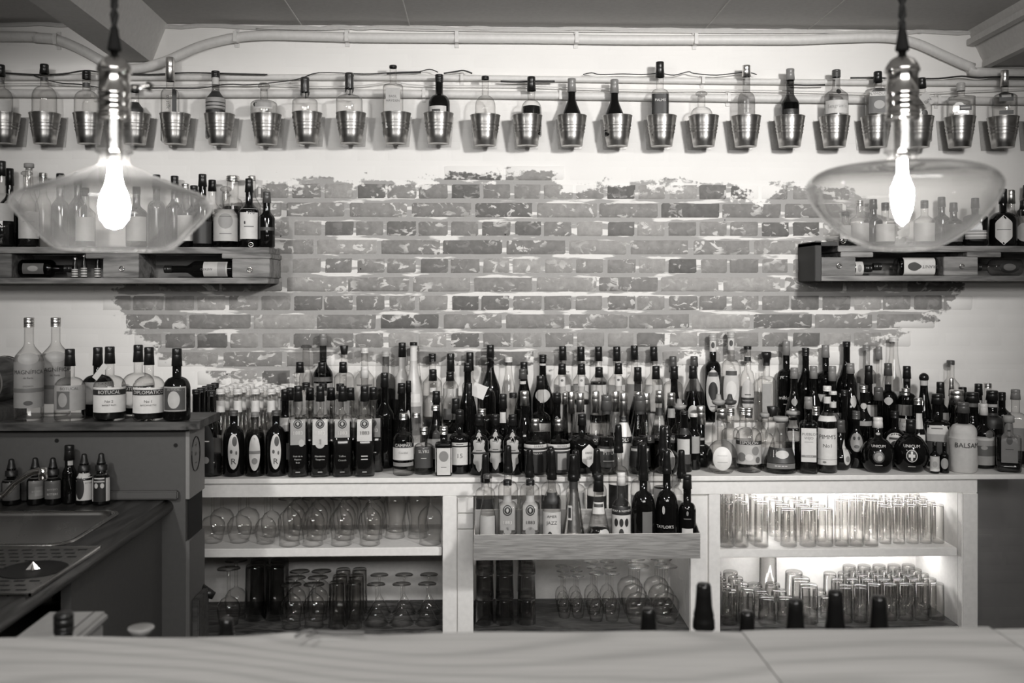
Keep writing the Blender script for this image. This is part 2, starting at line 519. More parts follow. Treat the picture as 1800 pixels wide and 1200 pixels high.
# ------------------------------------------------------------------ pipes and cables on the wall
PM = plain(0.62, 0.5)
def pipe(name, pts, rad, mat, label, cat, Yoff, sub=6, group=None):
    w = [P(x, y, WY - Yoff) for x, y in pts]
    path = smooth_path(w, sub)
    o = MB().tube(path, rad, 12 if rad > 0.006 else 6).build(name, mat, None, True)
    return tag(o, label, cat, group)
pz = pipe('conduit_pipe', [(-600, 64), (0, 64), (60, 66), (100, 70), (140, 86), (190, 112), (235, 121), (290, 108), (350, 82), (410, 67), (470, 62), (560, 64),
          (640, 66), (800, 67), (950, 68), (1100, 70), (1220, 70), (1300, 70), (1400, 70), (1480, 67), (1560, 66), (1610, 76), (1660, 98), (1710, 119), (1760, 128), (2340, 132)],
          0.0195, PM, 'thick white painted conduit pipe snaking along the wall under the ceiling', 'pipe', 0.022)
for x, y in [(100, 70), (415, 66), (610, 65), (803, 67), (1013, 68), (1222, 70)]:
    p = P(x, y, WY - 0.022); m = MB()
    m.box(p.x - 0.007, p.x + 0.007, WY - 0.046, WY, p.z - 0.021, p.z + 0.021).box(p.x - 0.008, p.x + 0.008, WY - 0.006, WY, p.z - 0.034, p.z + 0.036)
    m.build('pipe_clamp', plain(0.6, 0.5), pz)
p2 = pipe('conduit_pipe', [(-600, 136), (0, 136), (300, 136), (600, 136), (900, 138), (1200, 142), (1500, 145), (2340, 150)], 0.0125, PM,
     'straight slim white pipe directly behind the bottle necks, upper of the two', 'pipe', 0.014, 2)
p3 = pipe('conduit_pipe', [(-600, 164), (0, 164), (300, 165), (600, 164), (900, 167), (1200, 171), (1500, 175), (2340, 182)], 0.0165, PM,
     'straight white pipe just above the metal buckets, lower of the two', 'pipe', 0.018, 2)
for pp, lst in ((p3, [(745, 165), (985, 168), (1280, 172), (1648, 176), (166, 164)]), (p2, [(812, 137), (1235, 142), (1560, 146)])):
    for x, y in lst:
        p = P(x, y, WY - 0.018); h = 0.0175 if pp is p3 else 0.0135
        MB().box(p.x - 0.006, p.x + 0.006, WY - 0.037, WY, p.z - h, p.z + h).box(p.x - 0.007, p.x + 0.007, WY - 0.006, WY, p.z - h - 0.013, p.z + h + 0.011).build('pipe_clamp', plain(0.6, 0.5), pp)
CB = plain(0.02, 0.5); CWm = plain(0.55, 0.5)
cables = [
 ([(-60, 127), (0, 128), (60, 131), (110, 130), (150, 124), (180, 127), (260, 131), (330, 128), (420, 130), (470, 131)], 0.0032, CB, 'black cable draped along the slim pipe at far left'),
 ([(60, 133), (100, 145), (140, 148), (190, 155), (290, 155), (350, 155), (400, 148), (440, 149), (520, 140), (560, 128), (640, 130), (690, 128), (730, 127), (755, 122), (770, 127)], 0.0022, CB, 'thin black cable rising in waves behind the wax-topped bottles'),
 ([(680, 129), (700, 128), (740, 127)], 0.0045, CB, 'short thick black cable length behind the tall square-labelled bottle'),
 ([(780, 129), (800, 126), (815, 124), (830, 129)], 0.0032, CB, 'short black cable end on the slim pipe right of the black bottle'),
 ([(880, 143), (905, 144), (940, 143), (975, 143)], 0.0042, CB, 'dark cable bundle under the slim pipe beside the red-wine-like dark bottle'),
 ([(1025, 131), (1040, 128), (1055, 131), (1095, 130), (1130, 131), (1160, 129), (1185, 132), (1210, 126), (1220, 129), (1260, 132), (1310, 127), (1330, 131)], 0.0022, CB, 'thin black wavy cable over the slim pipe behind the tallest black label'),
 ([(1395, 149), (1420, 150), (1450, 149)], 0.0032, CB, 'black cable piece between the dark wine bottle and pale gin-shaped bottle'),
 ([(1495, 137), (1540, 137), (1600, 138), (1650, 138), (1690, 134), (1720, 137), (1760, 135), (1900, 138)], 0.0036, CB, 'long black cable along the slim pipe at far right'),
 ([(-60, 148), (60, 147), (150, 149), (290, 150), (450, 148), (560, 152), (640, 150), (690, 144), (740, 150), (900, 151), (1000, 154), (1130, 158), (1250, 158), (1400, 160), (1560, 164), (1700, 160), (1900, 152)], 0.0022, CWm, 'thin pale cable sagging between the two straight pipes'),
 ([(450, 50), (560, 52), (640, 50), (720, 53), (900, 55), (1100, 56), (1400, 58), (1540, 53), (1620, 58)], 0.0028, CWm, 'thin white cable clipped right under the ceiling edge'),
]
for pts, r, m, lab in cables:
    pipe('cable', pts, r, m, lab, 'cable', 0.043 if m is CB else 0.037 if len(pts) > 10 and pts[0][1] > 100 else 0.012, 4)
# ------------------------------------------------------------------ back bar: worktop and cabinet
CF = 3.57                                   # front plane of the cabinet
ZT = Z(846, 838, CF)                        # worktop surface
M_CAB = plain(0.74, 0.45)
xl, xr = X(330, CF) - 0.55, X(1718, CF)
# worktop: front slab, runs on past the cabinet to the right
zf = Z(846, 846, CF)
m = MB().box(xl, X(1832, CF), CF - 0.012, WY - 0.004, zf - 0.001, ZT, 0.002)
wt = tag(m.build('worktop', M_CAB), 'long white painted worktop under the crowd of bottles', 'worktop')
ZB = Z(846, 871, CF)                        # underside of the fascia
ZFLOOR = Z(1400, 1104, CF)                  # floor of the bays
cab = empty('back_bar_cabinet', (X(1040, CF), 3.77, 0))
tag(cab, 'long white open cabinet with three bays of glassware under the worktop', 'cabinet')
def cpart(name, mb, mat=M_CAB, sm=False):
    o = mb.build(name, mat, cab, sm)
    o.matrix_parent_inverse = Matrix.Translation(-Vector(cab.location)); return o
cpart('fascia', MB().box(xl, xr, CF, CF + 0.03, ZB, zf - 0.0015, 0.001))
B1 = (X(340, CF) - 0.3, X(778, CF)); B2 = (X(832, CF), X(1213, CF)); B3 = (X(1266, CF), X(1690, CF))
# stiles between bays
cpart('stile', MB().box(B1[1], X(803, CF), CF, CF + 0.03, 0, ZB, 0.002))
cpart('stile', MB().box(X(1246, CF), B3[0], CF, CF + 0.03, 0, ZB, 0.002))
cpart('stile', MB().box(X(1690, CF), xr, CF - 0.006, CF + 0.03, 0, ZB, 0.004))
# narrow drawer column left of the middle bay, narrow door right of it
xa, xb = X(804.5, CF), X(832, CF)
ys = [(875, 901), (903, 929), (931, 1160)]
cpart('drawer_column', MB().box(X(803, CF), xb, CF + 0.012, CF + 0.03, 0, ZB))
for a, b in ys:
    cpart('drawer_front' if b < 1000 else 'panel', MB().box(xa, xb - 0.001, CF + 0.001, CF + 0.014, Z(818, b, CF), Z(818, a, CF), 0.0012))
cpart('door_column', MB().box(X(1213, CF), X(1246, CF), CF + 0.012, CF + 0.03, 0, ZB))
cpart('narrow_door', MB().box(X(1214, CF), X(1242.5, CF), CF + 0.001, CF + 0.014, 0.05, Z(1230, 872, CF), 0.0012))
M_BAY = plain(0.70, 0.6)
M_BAY_PALE = plain(0.78, 0.6)  # bay paint made paler to brighten the left bay
for nm, (a, b) in (('left', B1), ('mid', B2), ('right', B3)):
    mt = M_BAY_PALE if nm == 'left' else M_BAY
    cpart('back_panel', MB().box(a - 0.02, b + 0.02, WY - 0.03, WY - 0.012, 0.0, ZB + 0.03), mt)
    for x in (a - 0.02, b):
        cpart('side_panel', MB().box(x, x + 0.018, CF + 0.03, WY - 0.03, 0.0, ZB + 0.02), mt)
    cpart('floor_board', MB().box(a, b, CF + 0.012, WY - 0.03, ZFLOOR - 0.04, ZFLOOR, 0.004), wood(0.05 if nm == 'mid' else 0.085, 0.7, (3, 10, 10), 0.6, 'dark_slab'))
# shelves in the outer bays
for (a, b), yf in ((B1, 966), (B3, 967)):
    cpart('shelf', MB().box(a, b - 0.004, CF + 0.025, WY - 0.03, Z(600 if a < 0 else 1470, yf + 15, CF), Z(600 if a < 0 else 1470, yf, CF), 0.002))
ZS1 = Z(600, 966, CF); ZS3 = Z(1470, 967, CF)
# dark runner board at the back of the left bay top, like in the photo
cpart('back_rail', MB().box(B1[0], B1[1], WY - 0.045, WY - 0.03, ZB - 0.012, ZB + 0.02), wood(0.12, 0.5))
# the light strip tucked under the worktop of the right bay
ls = MB().box(X(1300, 3.9), X(1640, 3.9), 3.80, 3.83, ZB + 0.012, ZB + 0.022).build('light_strip', emit(1.0, 36.0, 'led_strip_glow'))
LED_M = ls.data.materials[0]
mid_fill_strip = MB().box(X(1000, 3.9), X(1190, 3.9), 3.80, 3.815, ZB + 0.012, ZB + 0.018).build('light_strip', emit(1.0, 16.0, 'led_strip_glow'))  # added unseen strip that brightens the middle bay's back panel
tag(mid_fill_strip, 'added dim fill strip, unseen, at the top of the middle bay behind the steel rail', 'lamp')
ls2 = MB().box(X(1290, 3.9), X(1640, 3.9), 3.80, 3.82, Z(1470, 982, CF) - .012, Z(1470, 982, CF) - .006).build('light_strip', LED_M)
tag(ls2, 'slim glowing light strip under the shelf, lighting the lower right glass bay', 'lamp')
tag(ls, 'slim glowing light strip under the worktop inside the right glass bay', 'lamp')
# plinth closing the cabinet to the floor is behind the bar
# two shallow steps at the back of the worktop lift the rear rows
ST1, ST2 = 3.812, 3.888
xs0, xs1 = X(520, ST1), X(1800, ST1)
tag(MB().box(xs0, xs1, ST1, ST2 - .0005, ZT + 0.0005, ZT + 0.0735, 0.002).build('display_step', M_CAB), 'lower white display step hidden behind the front bottles', 'step')
tag(MB().box(xs0, xs1, ST2, WY - 0.008, ZT + 0.0005, ZT + 0.1475, 0.002).build('display_step', M_CAB), 'upper white display step against the brick wall', 'step')

# ------------------------------------------------------------------ steel speed rail, two tiers
RF = 3.37
zr0, zr1 = Z(1030, 983, RF), Z(1030, 938, RF)
rx0, rx1 = X(833, RF), X(1231, RF)
M_STEEL = metal(0.75, 0.42, (4, 60, 60))
rail = empty('speed_rail', ((rx0 + rx1) / 2, RF + 0.1, zr0))
tag(rail, 'brushed steel bottle rail in front of the middle bay', 'bottle rail')
def rpart(name, mb):
    o = mb.build(name, M_STEEL, rail); o.matrix_parent_inverse = Matrix.Translation(-Vector(rail.location)); return o
rpart('front_lip', MB().box(rx0, rx1, RF, RF + 0.003, zr0, zr1, 0.001))
rpart('tray_floor', MB().box(rx0, rx1, RF + 0.003, RF + 0.095, zr0, zr0 + 0.003))
rpart('end_plate', MB().box(rx0, rx0 + 0.003, RF + 0.003, RF + 0.196, zr0, zr1))
rpart('end_plate', MB().prism([(RF + 0.003, zr0), (RF + 0.196, zr0), (RF + 0.196, zr1 + 0.03), (RF + 0.06, zr1 + 0.02), (RF + 0.003, zr1)], rx1 - 0.003, rx1, 'x'))
ZR2 = zr0 + 0.055
RD = RF + 0.098
rpart('rear_lip', MB().box(rx0 + 0.003, rx1 - 0.003, RD, RD + 0.003, zr0, Z(1030, 894, RD), 0.0008))
rpart('rear_tray_floor', MB().box(rx0 + 0.003, rx1 - 0.003, RD + 0.003, CF - 0.005, ZR2 - 0.003, ZR2))

# ------------------------------------------------------------------ half wall at the left with its wooden ledge
PY0, PY1 = 3.10, 3.27
px1 = X(333, PY0)
M_PART = plain(0.075, 0.75)
zl1 = Z(250, 742, 3.06); zl0 = Z(250, 756, 3.06)
hw = empty('half_wall', (px1 - 0.7, 3.2, 0)); tag(hw, 'grey painted half wall carrying the wooden bottle ledge at left', 'half wall')
def hpart(name, mb, mat, sm=False):
    o = mb.build(name, mat, hw, sm); o.matrix_parent_inverse = Matrix.Translation(-Vector(hw.location)); return o
hpart('body', MB().box(-3.38, px1 - 0.012, PY0, PY1, 0, zl0), M_PART)
zA, zB_ = Z(345, 868, 3.18), Z(345, 940, 3.18)
hpart('end_board', MB().box(px1 - 0.012, px1, PY0, PY1 , zA, zl0, 0.001), plain(0.22, 0.6))
hpart('end_board', MB().box(px1 - 0.012, px1, PY0, PY1, 0, zB_, 0.001), plain(0.12, 0.7))
hpart('recess_shade', MB().box(px1 - 0.012, px1 - 0.008, PY0 + 0.02, PY1, zB_, zA), plain(0.01, 0.9))  # black sheet painting the shade inside the hole
for sx, sy in ((100, 774), (309, 782)):
    p = P(sx, sy, PY0)
    v, f = lathe_vf([(0, 0), (0.006, 0), (0.006, 0.003), (0, 0.003)], 12)
    hpart('screw', MB().add([(p.x + a, PY0 - c, p.z + b) for a, b, c in v], f), M_BLACK)
# stripe along the foot of the half wall, above the work counter
hpart('upstand', MB().box(-3.38, px1 - 0.03, PY0 - 0.02, PY0, Z(250, 876, PY0), Z(250, 861, PY0), 0.004), plain(0.08, 0.6))
# oval plate with upright lettering on the end board
oc = P(0, 0, 3.165); zc = Z(347, 797, 3.165)
ring = []
for k in range(25):
    t = 2 * pi * k / 24; ring.append((px1 + 0.0015, 3.165 + 0.045 * cos(t), zc + 0.054 * sin(t)))
pl = hpart('emblem', MB().tube(ring, 0.0018, 5), M_BLACK)
for ch_, dz in (('T', 0.028), ('S', 0.0), ('I', -0.028)):
    v, f = text_vf(ch_, 0.034)
    o = MB().add([(px1 + 0.0015, 3.165 + b * 0.8, zc + dz - a * 0.8) for a, b in v], f).build('lettering', M_BLACK, pl)
# ledge
LED = [(-3.38, 3.06), (px1 + 0.0, 3.06), (px1 + 0.035, 3.085), (px1 + 0.038, 3.31), (-3.38, 3.31)]
lg = MB().prism(LED, zl0, zl1, 'z').build('wooden_ledge', wood(0.075, 0.7, (1.6, 8, 8), 0.4, 'worn_ledge_wood'))
tag(lg, 'worn dark wooden ledge board on top of the half wall', 'ledge')
ZL = zl1
# dark lever and wooden crate beside the end of the half wall
lv = MB().tube([P(338, 1026, 3.30), P(352, 1033, 3.26), P(366, 1042, 3.24), P(376, 1047, 3.24)], [0.014, 0.017, 0.016, 0.012], 10)
lv.tube([P(338, 1026, 3.30), P(330, 1024, 3.30)], 0.02, 8)
tag(lv.build('lever_handle', M_BLACK, None, True), 'black lever handle sticking out beside the end of the half wall', 'handle')
a = P(339, 1050, 3.30)
tag(MB().box(px1 + 0.002, px1 + 0.022, 3.12, 3.24, 0.02, Z(345, 1048, 3.15), 0.003).build('wooden_crate', wood(0.07, 0.5)), 'narrow wooden crate standing against the end of the half wall', 'crate')

# ------------------------------------------------------------------ work counter with sink, left
ZC = Z(305, 878, PY0)
xe = X(305, PY0)
cw = empty('work_counter', (xe - 0.5, 2.4, 0)); tag(cw, 'dark butcher block work counter with inset sink at left', 'counter')
def wpart(name, mb, mat, sm=False):
    o = mb.build(name, mat, cw, sm); o.matrix_parent_inverse = Matrix.Translation(-Vector(cw.location)); return o
M_BLOCK = wood(0.04, 0.6, (9, 1.0, 9), 0.35, 'butcher_block')
# opening for basin and drip tray
sy0, sy1 = 2.56, 2.93          # basin
sxr = X(166, 2.75)
dy0, dy1 = 2.13, 2.52          # drip tray
CY0 = 1.45
m = MB()
m.box(sxr, xe - 0.025, CY0, PY0, ZC - 0.042, ZC)
m.box(-3.38, sxr, sy1, PY0, ZC - 0.042, ZC)
m.box(-3.38, sxr, CY0, sy0, ZC - 0.042, ZC)
m.box(-3.38, sxr - 0.62, sy0, sy1, ZC - 0.042, ZC)
wpart('worktop', m, M_BLOCK)
nose = []
for k in range(9):
    t = -pi / 2 + pi * k / 8; nose.append((xe - 0.025 + 0.025 * cos(t), ZC - 0.021 + 0.021 * sin(t)))
wpart('edge_nosing', MB().prism(nose, CY0, PY0, 'y'), wood(0.085, 0.6, (9, 1.0, 9), 0.3, 'worn_edge'), True)
# basin, rounded corners
def rrect(x0, x1, y0, y1, r, n=6):
    out = []
    for cx, cy, a0 in ((x1 - r, y0 + r, -pi / 2), (x1 - r, y1 - r, 0), (x0 + r, y1 - r, pi / 2), (x0 + r, y0 + r, pi)):
        for k in range(n + 1):
            t = a0 + pi / 2 * k / n; out.append((cx + r * cos(t), cy + r * sin(t)))
    return out
bx0, bx1 = sxr - 0.62, sxr
loops = [(rrect(bx0 - 0.012, bx1 + 0.012, sy0 - 0.012, sy1 + 0.012, 0.05), ZC + 0.001), (rrect(bx0 - 0.01, bx1 + 0.01, sy0 - 0.01, sy1 + 0.01, 0.05), ZC + 0.005),
         (rrect(bx0, bx1, sy0, sy1, 0.05), ZC + 0.004), (rrect(bx0 + 0.004, bx1 - 0.004, sy0 + 0.004, sy1 - 0.004, 0.05), ZC - 0.01),
         (rrect(bx0 + 0.012, bx1 - 0.012, sy0 + 0.012, sy1 - 0.012, 0.05), ZC - 0.15), (rrect(bx0 + 0.04, bx1 - 0.04, sy0 + 0.04, sy1 - 0.04, 0.04), ZC - 0.165)]
v = []; f = []; n = 28
for lp, z in loops: v += [(a, b, z) for a, b in lp]
for i in range(len(loops) - 1):
    for k in range(n): f.append((i * n + k, i * n + (k + 1) % n, (i + 1) * n + (k + 1) % n, (i + 1) * n + k))
f.append(tuple((len(loops) - 1) * n + k for k in range(n)))
wpart('sink_basin', MB().add(v, f), metal(0.45, 0.26, (2, 2, 2), 'sink_steel'), True)
# drip tray: slotted plate, round rinser recess, star nozzle
tx1 = X(172, 2.5) ; tx0 = tx1 - 0.62
wpart('drip_tray_frame', MB().box(tx0, tx1, dy0, dy1, ZC, ZC + 0.004, 0.001), metal(0.45, 0.3))
wpart('drip_tray_rim', MB().box(tx1 - 0.004, tx1, dy0, dy1, ZC, ZC + 0.008).box(tx0, tx1, dy1 - 0.004, dy1, ZC, ZC + 0.007).box(tx0, tx1, dy0, dy0 + 0.004, ZC, ZC + 0.007), metal(0.7, 0.2))
cxr, cyr = X(58, 2.32), 2.32
for j in range(11):
    m = MB()
    for i in range(17):
        x = tx0 + 0.03 + i * 0.034 + (0.017 if j % 2 else 0); y = dy0 + 0.03 + j * 0.033
        if math.hypot(x - cxr, y - cyr) > 0.085 and x + 0.022 < tx1 - 0.012: m.box(x, x + 0.022, y, y + 0.007, ZC + 0.0038, ZC + 0.0048)
    o = wpart('slot_row', m, plain(0.006, 0.8)); o['kind'] = 'stuff'
wpart('rinser_well', MB().lathe([(0, 0.0046), (0.07, 0.0046), (0.073, 0.006), (0.076, 0.0046), (0.076, 0.002)], 32, ctr=(cxr, cyr, ZC)), plain(0.004, 0.5), True)
v, f = [], []
for k in range(10):
    t = 2 * pi * k / 10; r = 0.016 if k % 2 == 0 else 0.008; v.append((cxr + r * cos(t), cyr + r * sin(t), ZC + 0.006))
v.append((cxr, cyr, ZC + 0.022))
f = [(k, (k + 1) % 10, 10) for k in range(10)]
wpart('rinser_nozzle', MB().add(v, f), metal(0.8, 0.2))
# carcass: light side panel, dark void behind it
wpart('side_panel', MB().box(xe - 0.06, xe - 0.035, X(0, 1) * 0 + 2.42, PY0 - 0.002, 0.02, ZC - 0.042), plain(0.075, 0.75))
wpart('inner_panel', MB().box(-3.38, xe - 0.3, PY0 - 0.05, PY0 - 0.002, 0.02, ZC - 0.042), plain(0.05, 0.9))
for lx in (-1.9, -3.2): wpart('support_leg', MB().box(lx, lx + .06, CY0 + 0.05, CY0 + 0.11, 0, ZC - 0.042), plain(0.05, 0.6))
# tap
tp = empty('sink_tap', tuple(P(-40, 872, 2.99)[:2]) + (ZC + .001,)); tag(tp, 'slim curved chrome tap reaching over the sink', 'tap')
def tpart(name, mb, mat, sm=True):
    o = mb.build(name, mat, tp, sm); o.matrix_parent_inverse = Matrix.Translation(-Vector(tp.location)); return o
CH = metal(0.85, 0.08, (3, 3, 3), 'chrome')
b0 = Vector(tp.location)
path = smooth_path([b0 + Vector((0, 0, 0.004)), b0 + Vector((0.0, -0.005, 0.05)), P(0, 872, 2.90), P(28, 848, 2.86), P(52, 832, 2.83), P(68, 827, 2.82), P(75, 829, 2.82)], 5)
tpart('spout', MB().tube(path, 0.009, 10), CH)
e = P(75.5, 829, 2.82)
tpart('aerator', MB().lathe([(0, -0.022), (0.011, -0.022), (0.012, -0.018), (0.012, 0.008), (0.009, 0.012), (0, 0.012)], 14, ctr=e), CH)
tpart('base_ring', MB().lathe([(0, 0), (0.026, 0), (0.024, 0.012), (0.012, 0.02), (0, 0.02)], 18, ctr=b0), CH)
# pale lidded box and round lid on the shelf behind the bar
bz = Z(188, 1076, 1.66)
wb = empty('lidded_box', P(150, 1090, 1.6)); tag(wb, 'pale plastic lidded box behind the bar at lower left', 'box')
M_PL = plain(0.28, 0.4)
def bpart(name, mb, mat=M_PL):
    o = mb.build(name, mat, wb); o.matrix_parent_inverse = Matrix.Translation(-Vector(wb.location)); return o
x0, x1 = X(80, 1.66), X(183, 1.66)
bpart('lid', MB().box(x0, x1 + 0.004, 1.50, 1.67, bz - 0.016, bz, 0.005))
bpart('lid_seam', MB().box(X(138, 1.6) - 0.001, X(138, 1.6) + 0.001, 1.505, 1.665, bz, bz + 0.0006), plain(0.05, 0.8))
bpart('tub', MB().box(x0 + 0.006, x1 - 0.002, 1.506, 1.664, 0.802, bz - 0.017, 0.004))
sv = P(248, 1106, 1.55)
tag(MB().lathe([(0, -0.01), (0.012, -0.01), (0.02, 0), (0.019, 0.002), (0, -0.004)], 20, ctr=(sv.x, sv.y, sv.z + 0.002)).add(*tube_vf([(sv.x, sv.y, sv.z - 0.01), (sv.x, sv.y, 0.803)], 0.008, 8)).build('round_lid', M_PL, None, True),
    'small pale round lid peeking over the bar edge at lower left', 'lid')

# ------------------------------------------------------------------ the bar in front
BY = 1.38
ZBAR = Z(846, 1109, BY)
bar = empty('bar_counter', (0, 1.1, 0)); tag(bar, 'pale pine bar counter across the foreground', 'bar')
def barpart(name, mb, mat, sm=False):
    o = mb.build(name, mat, bar, sm); o.matrix_parent_inverse = Matrix.Translation(-Vector(bar.location)); return o
s1, s2 = X(1300, BY), X(1738, BY)
def pine(seed, v):
    m, nt, out = nodemat('pine_plank')
    b = nt.nodes.new('ShaderNodeBsdfPrincipled'); b.inputs['Roughness'].default_value = 0.45
    tc = nt.nodes.new('ShaderNodeTexCoord'); mp = nt.nodes.new('ShaderNodeMapping')
    mp.inputs['Scale'].default_value = (0.5, 1.6, 1.6); mp.inputs['Location'].default_value = (seed * 3.1, seed * 1.7, 0)
    link(nt, tc.outputs['Object'], mp.inputs[0])
    n = nt.nodes.new('ShaderNodeTexNoise'); n.inputs['Scale'].default_value = 1.6; n.inputs['Detail'].default_value = 1.5; n.inputs['Distortion'].default_value = 0.3
    link(nt, mp.outputs[0], n.inputs['Vector'])
    sx = nt.nodes.new('ShaderNodeSeparateXYZ'); link(nt, tc.outputs['Object'], sx.inputs[0])
    k0 = nt.nodes.new('ShaderNodeMath'); k0.operation = 'MULTIPLY'; k0.inputs[1].default_value = 55; link(nt, sx.outputs[1], k0.inputs[0])
    k = nt.nodes.new('ShaderNodeMath'); k.operation = 'MULTIPLY_ADD'; k.inputs[1].default_value = 70; link(nt, n.outputs['Fac'], k.inputs[0]); link(nt, k0.outputs[0], k.inputs[2])
    s = nt.nodes.new('ShaderNodeMath'); s.operation = 'SINE'; link(nt, k.outputs[0], s.inputs[0])
    fine = nt.nodes.new('ShaderNodeTexNoise'); fine.inputs['Scale'].default_value = 1.0; fine.inputs['Detail'].default_value = 6
    mp2 = nt.nodes.new('ShaderNodeMapping'); mp2.inputs['Scale'].default_value = (6, 130, 60); link(nt, tc.outputs['Object'], mp2.inputs[0]); link(nt, mp2.outputs[0], fine.inputs['Vector'])
    ad_ = nt.nodes.new('ShaderNodeMath'); ad_.operation = 'MULTIPLY_ADD'; ad_.inputs[1].default_value = 0.5
    s2_ = nt.nodes.new('ShaderNodeMath'); s2_.operation = 'MULTIPLY_ADD'; s2_.inputs[1].default_value = 0.5; s2_.inputs[2].default_value = 0.5; link(nt, s.outputs[0], s2_.inputs[0])
    s3_ = nt.nodes.new('ShaderNodeMath'); s3_.operation = 'POWER'; s3_.inputs[1].default_value = 3.0; link(nt, s2_.outputs[0], s3_.inputs[0])
    link(nt, s3_.outputs[0], ad_.inputs[0]); link(nt, fine.outputs['Fac'], ad_.inputs[2])
    mr = nt.nodes.new('ShaderNodeMapRange'); mr.inputs['From Min'].default_value = 0.2; mr.inputs['From Max'].default_value = 1.1
    mr.inputs['To Min'].default_value = 1.10; mr.inputs['To Max'].default_value = 0.72
    link(nt, ad_.outputs[0], mr.inputs['Value'])
    mx = nt.nodes.new('ShaderNodeVectorMath'); mx.operation = 'SCALE'; mx.inputs[0].default_value = g(v)[:3]
    link(nt, mr.outputs[0], mx.inputs['Scale']); link(nt, mx.outputs[0], b.inputs['Base Color'])
    link(nt, b.outputs[0], out.inputs[0])
    return m
def plank(x0, x1, seed, v):
    # slightly wavy waney back edge
    n = 60; v_ = []; f = []
    for i in range(n + 1):
        x = x0 + (x1 - x0) * i / n
        wv = 0.004 * sin(x * 9 + seed) + 0.003 * sin(x * 23 + 2 * seed)
        bump = 0.006 * math.exp(-((x - X(545, BY)) / 0.05) ** 2)
        yb = BY + wv
        prof = [(0.62, ZBAR - 0.04), (0.62, ZBAR - 0.003), (0.623, ZBAR), (0.9, ZBAR), (1.15, ZBAR), (yb - 0.03, ZBAR), (yb - 0.006, ZBAR - 0.0008 + bump), (yb, ZBAR - 0.006), (yb, ZBAR - 0.04)]
        v_ += [(x, y, z) for y, z in prof]
    k = 9
    for i in range(n):
        for j in range(k): f.append((i * k + j, (i + 1) * k + j, (i + 1) * k + (j + 1) % k, i * k + (j + 1) % k))
    f.append(tuple(range(k))); f.append(tuple(n * k + j for j in range(k))[::-1])
    return barpart('plank', MB().add(v_, f), pine(seed, v), False)
plank(-3.38, s1 - 0.001, 1.0, 0.42); plank(s1 + 0.001, s2 - 0.001, 2.3, 0.43); plank(s2 + 0.001, 3.0, 3.7, 0.42)
barpart('front_panel', MB().box(-3.38, 2.9, 0.9, 0.94, 0, ZBAR - 0.041), plain(0.2, 0.6))
br = empty('under_bar_rail', (0.4, 1.58, 0.76)); tag(br, 'steel bottle rail hanging behind the bar, holding the pourer-capped bottles', 'bottle rail')
def brp(name, mb, mat):
    o = mb.build(name, mat, br); o.matrix_parent_inverse = Matrix.Translation(-Vector(br.location)); return o
brp('tray', MB().box(-1.6, 2.4, 1.42, 1.76, 0.795, 0.7995), metal(0.4, 0.4))
brp('lip', MB().box(-1.6, 2.4, 1.757, 1.76, 0.80, 0.86), metal(0.4, 0.4))
for bx in (-1.5, 0.3, 2.1): brp('bracket', MB().box(bx, bx + .04, 0.941, 1.76, 0.76, 0.7945), plain(0.1, 0.5))
# twig-like splinter of the waney edge near the middle left
tg = MB().tube([P(520, 1118, 1.33), P(532, 1110, 1.35), P(548, 1107, 1.36), P(556, 1112, 1.35), P(540, 1117, 1.33)], 0.0022, 6)
tg.tube([P(556, 1110, 1.36), P(590, 1112, 1.36), P(640, 1112, 1.36)], 0.003, 6)
barpart('waney_splinter', tg, plain(0.14, 0.8), True)

# ------------------------------------------------------------------ pallet-wood wall shelves
SF = 3.77
M_PAL = wood(0.19, 0.55, (1.4, 9, 9), 0.6, 'pallet_wood')
M_PAL2 = wood(0.12, 0.5, (1.4, 9, 9), 0.6, 'pallet_wood_dark')
def eye_hook(px, py, parent, Y=SF):
    p = P(px, py, Y - 0.003); ring = []
    for k in range(15):
        t = 2 * pi * k / 14; ring.append((p.x + 0.0085 * cos(t), p.y, p.z + 0.0085 * sin(t)))
    o = MB().tube(ring, 0.0022, 6).tube([(p.x, p.y - 0.001, p.z), (p.x, SF + 0.004, p.z)], 0.0026, 6).build('screw_eye', metal(0.8, 0.2), parent, True)
    o.matrix_parent_inverse = Matrix.Translation(-Vector(parent.location))
def shelf(x0p, x1p, pieces, label):
    r = empty('pallet_shelf', (X((x0p + x1p) / 2, SF), SF + 0.1, Z(900, 490, SF))); tag(r, label, 'shelf')
    def sp(name, xa, xb, ya, yb, ya2=None, mat=M_PAL, y0=SF, y1=WY - 0.002, bev=0.002):
        c = (xa + xb) / 2
        o = MB().box(X(xa, SF), X(xb, SF), y0, y1, Z(c, yb, SF), Z(c, ya, SF), bev).build(name, mat, r)
        o.matrix_parent_inverse = Matrix.Translation(-Vector(r.location)); return o
    for p in pieces: sp(*p[:5], **(p[5] if len(p) > 5 else {}))
    return r
SHL = shelf(-160, 474, [('top_board', -160, 473, 434, 445), ('bottom_board', -160, 471, 488, 498),
    ('block', -30, 20, 446, 487.5, dict(mat=M_PAL2)), ('block', 181, 244, 454, 487.5), ('block', 408, 474, 454.5, 487.5),
    ('stringer', 150, 244, 445.5, 454, dict(mat=M_PAL)), ('stringer', 390, 476, 445.5, 454),
    ('back_board', -160, 474, 446, 487.5, dict(mat=M_PAL2, y0=WY - 0.016, y1=WY - 0.003))],
    'rough pallet wood shelf on the wall at left, behind the cone-shaped lamp')
for q in ((214, 472), (439, 474)): eye_hook(q[0], q[1], SHL)
eye_hook(441, 430, SHL, SF); 
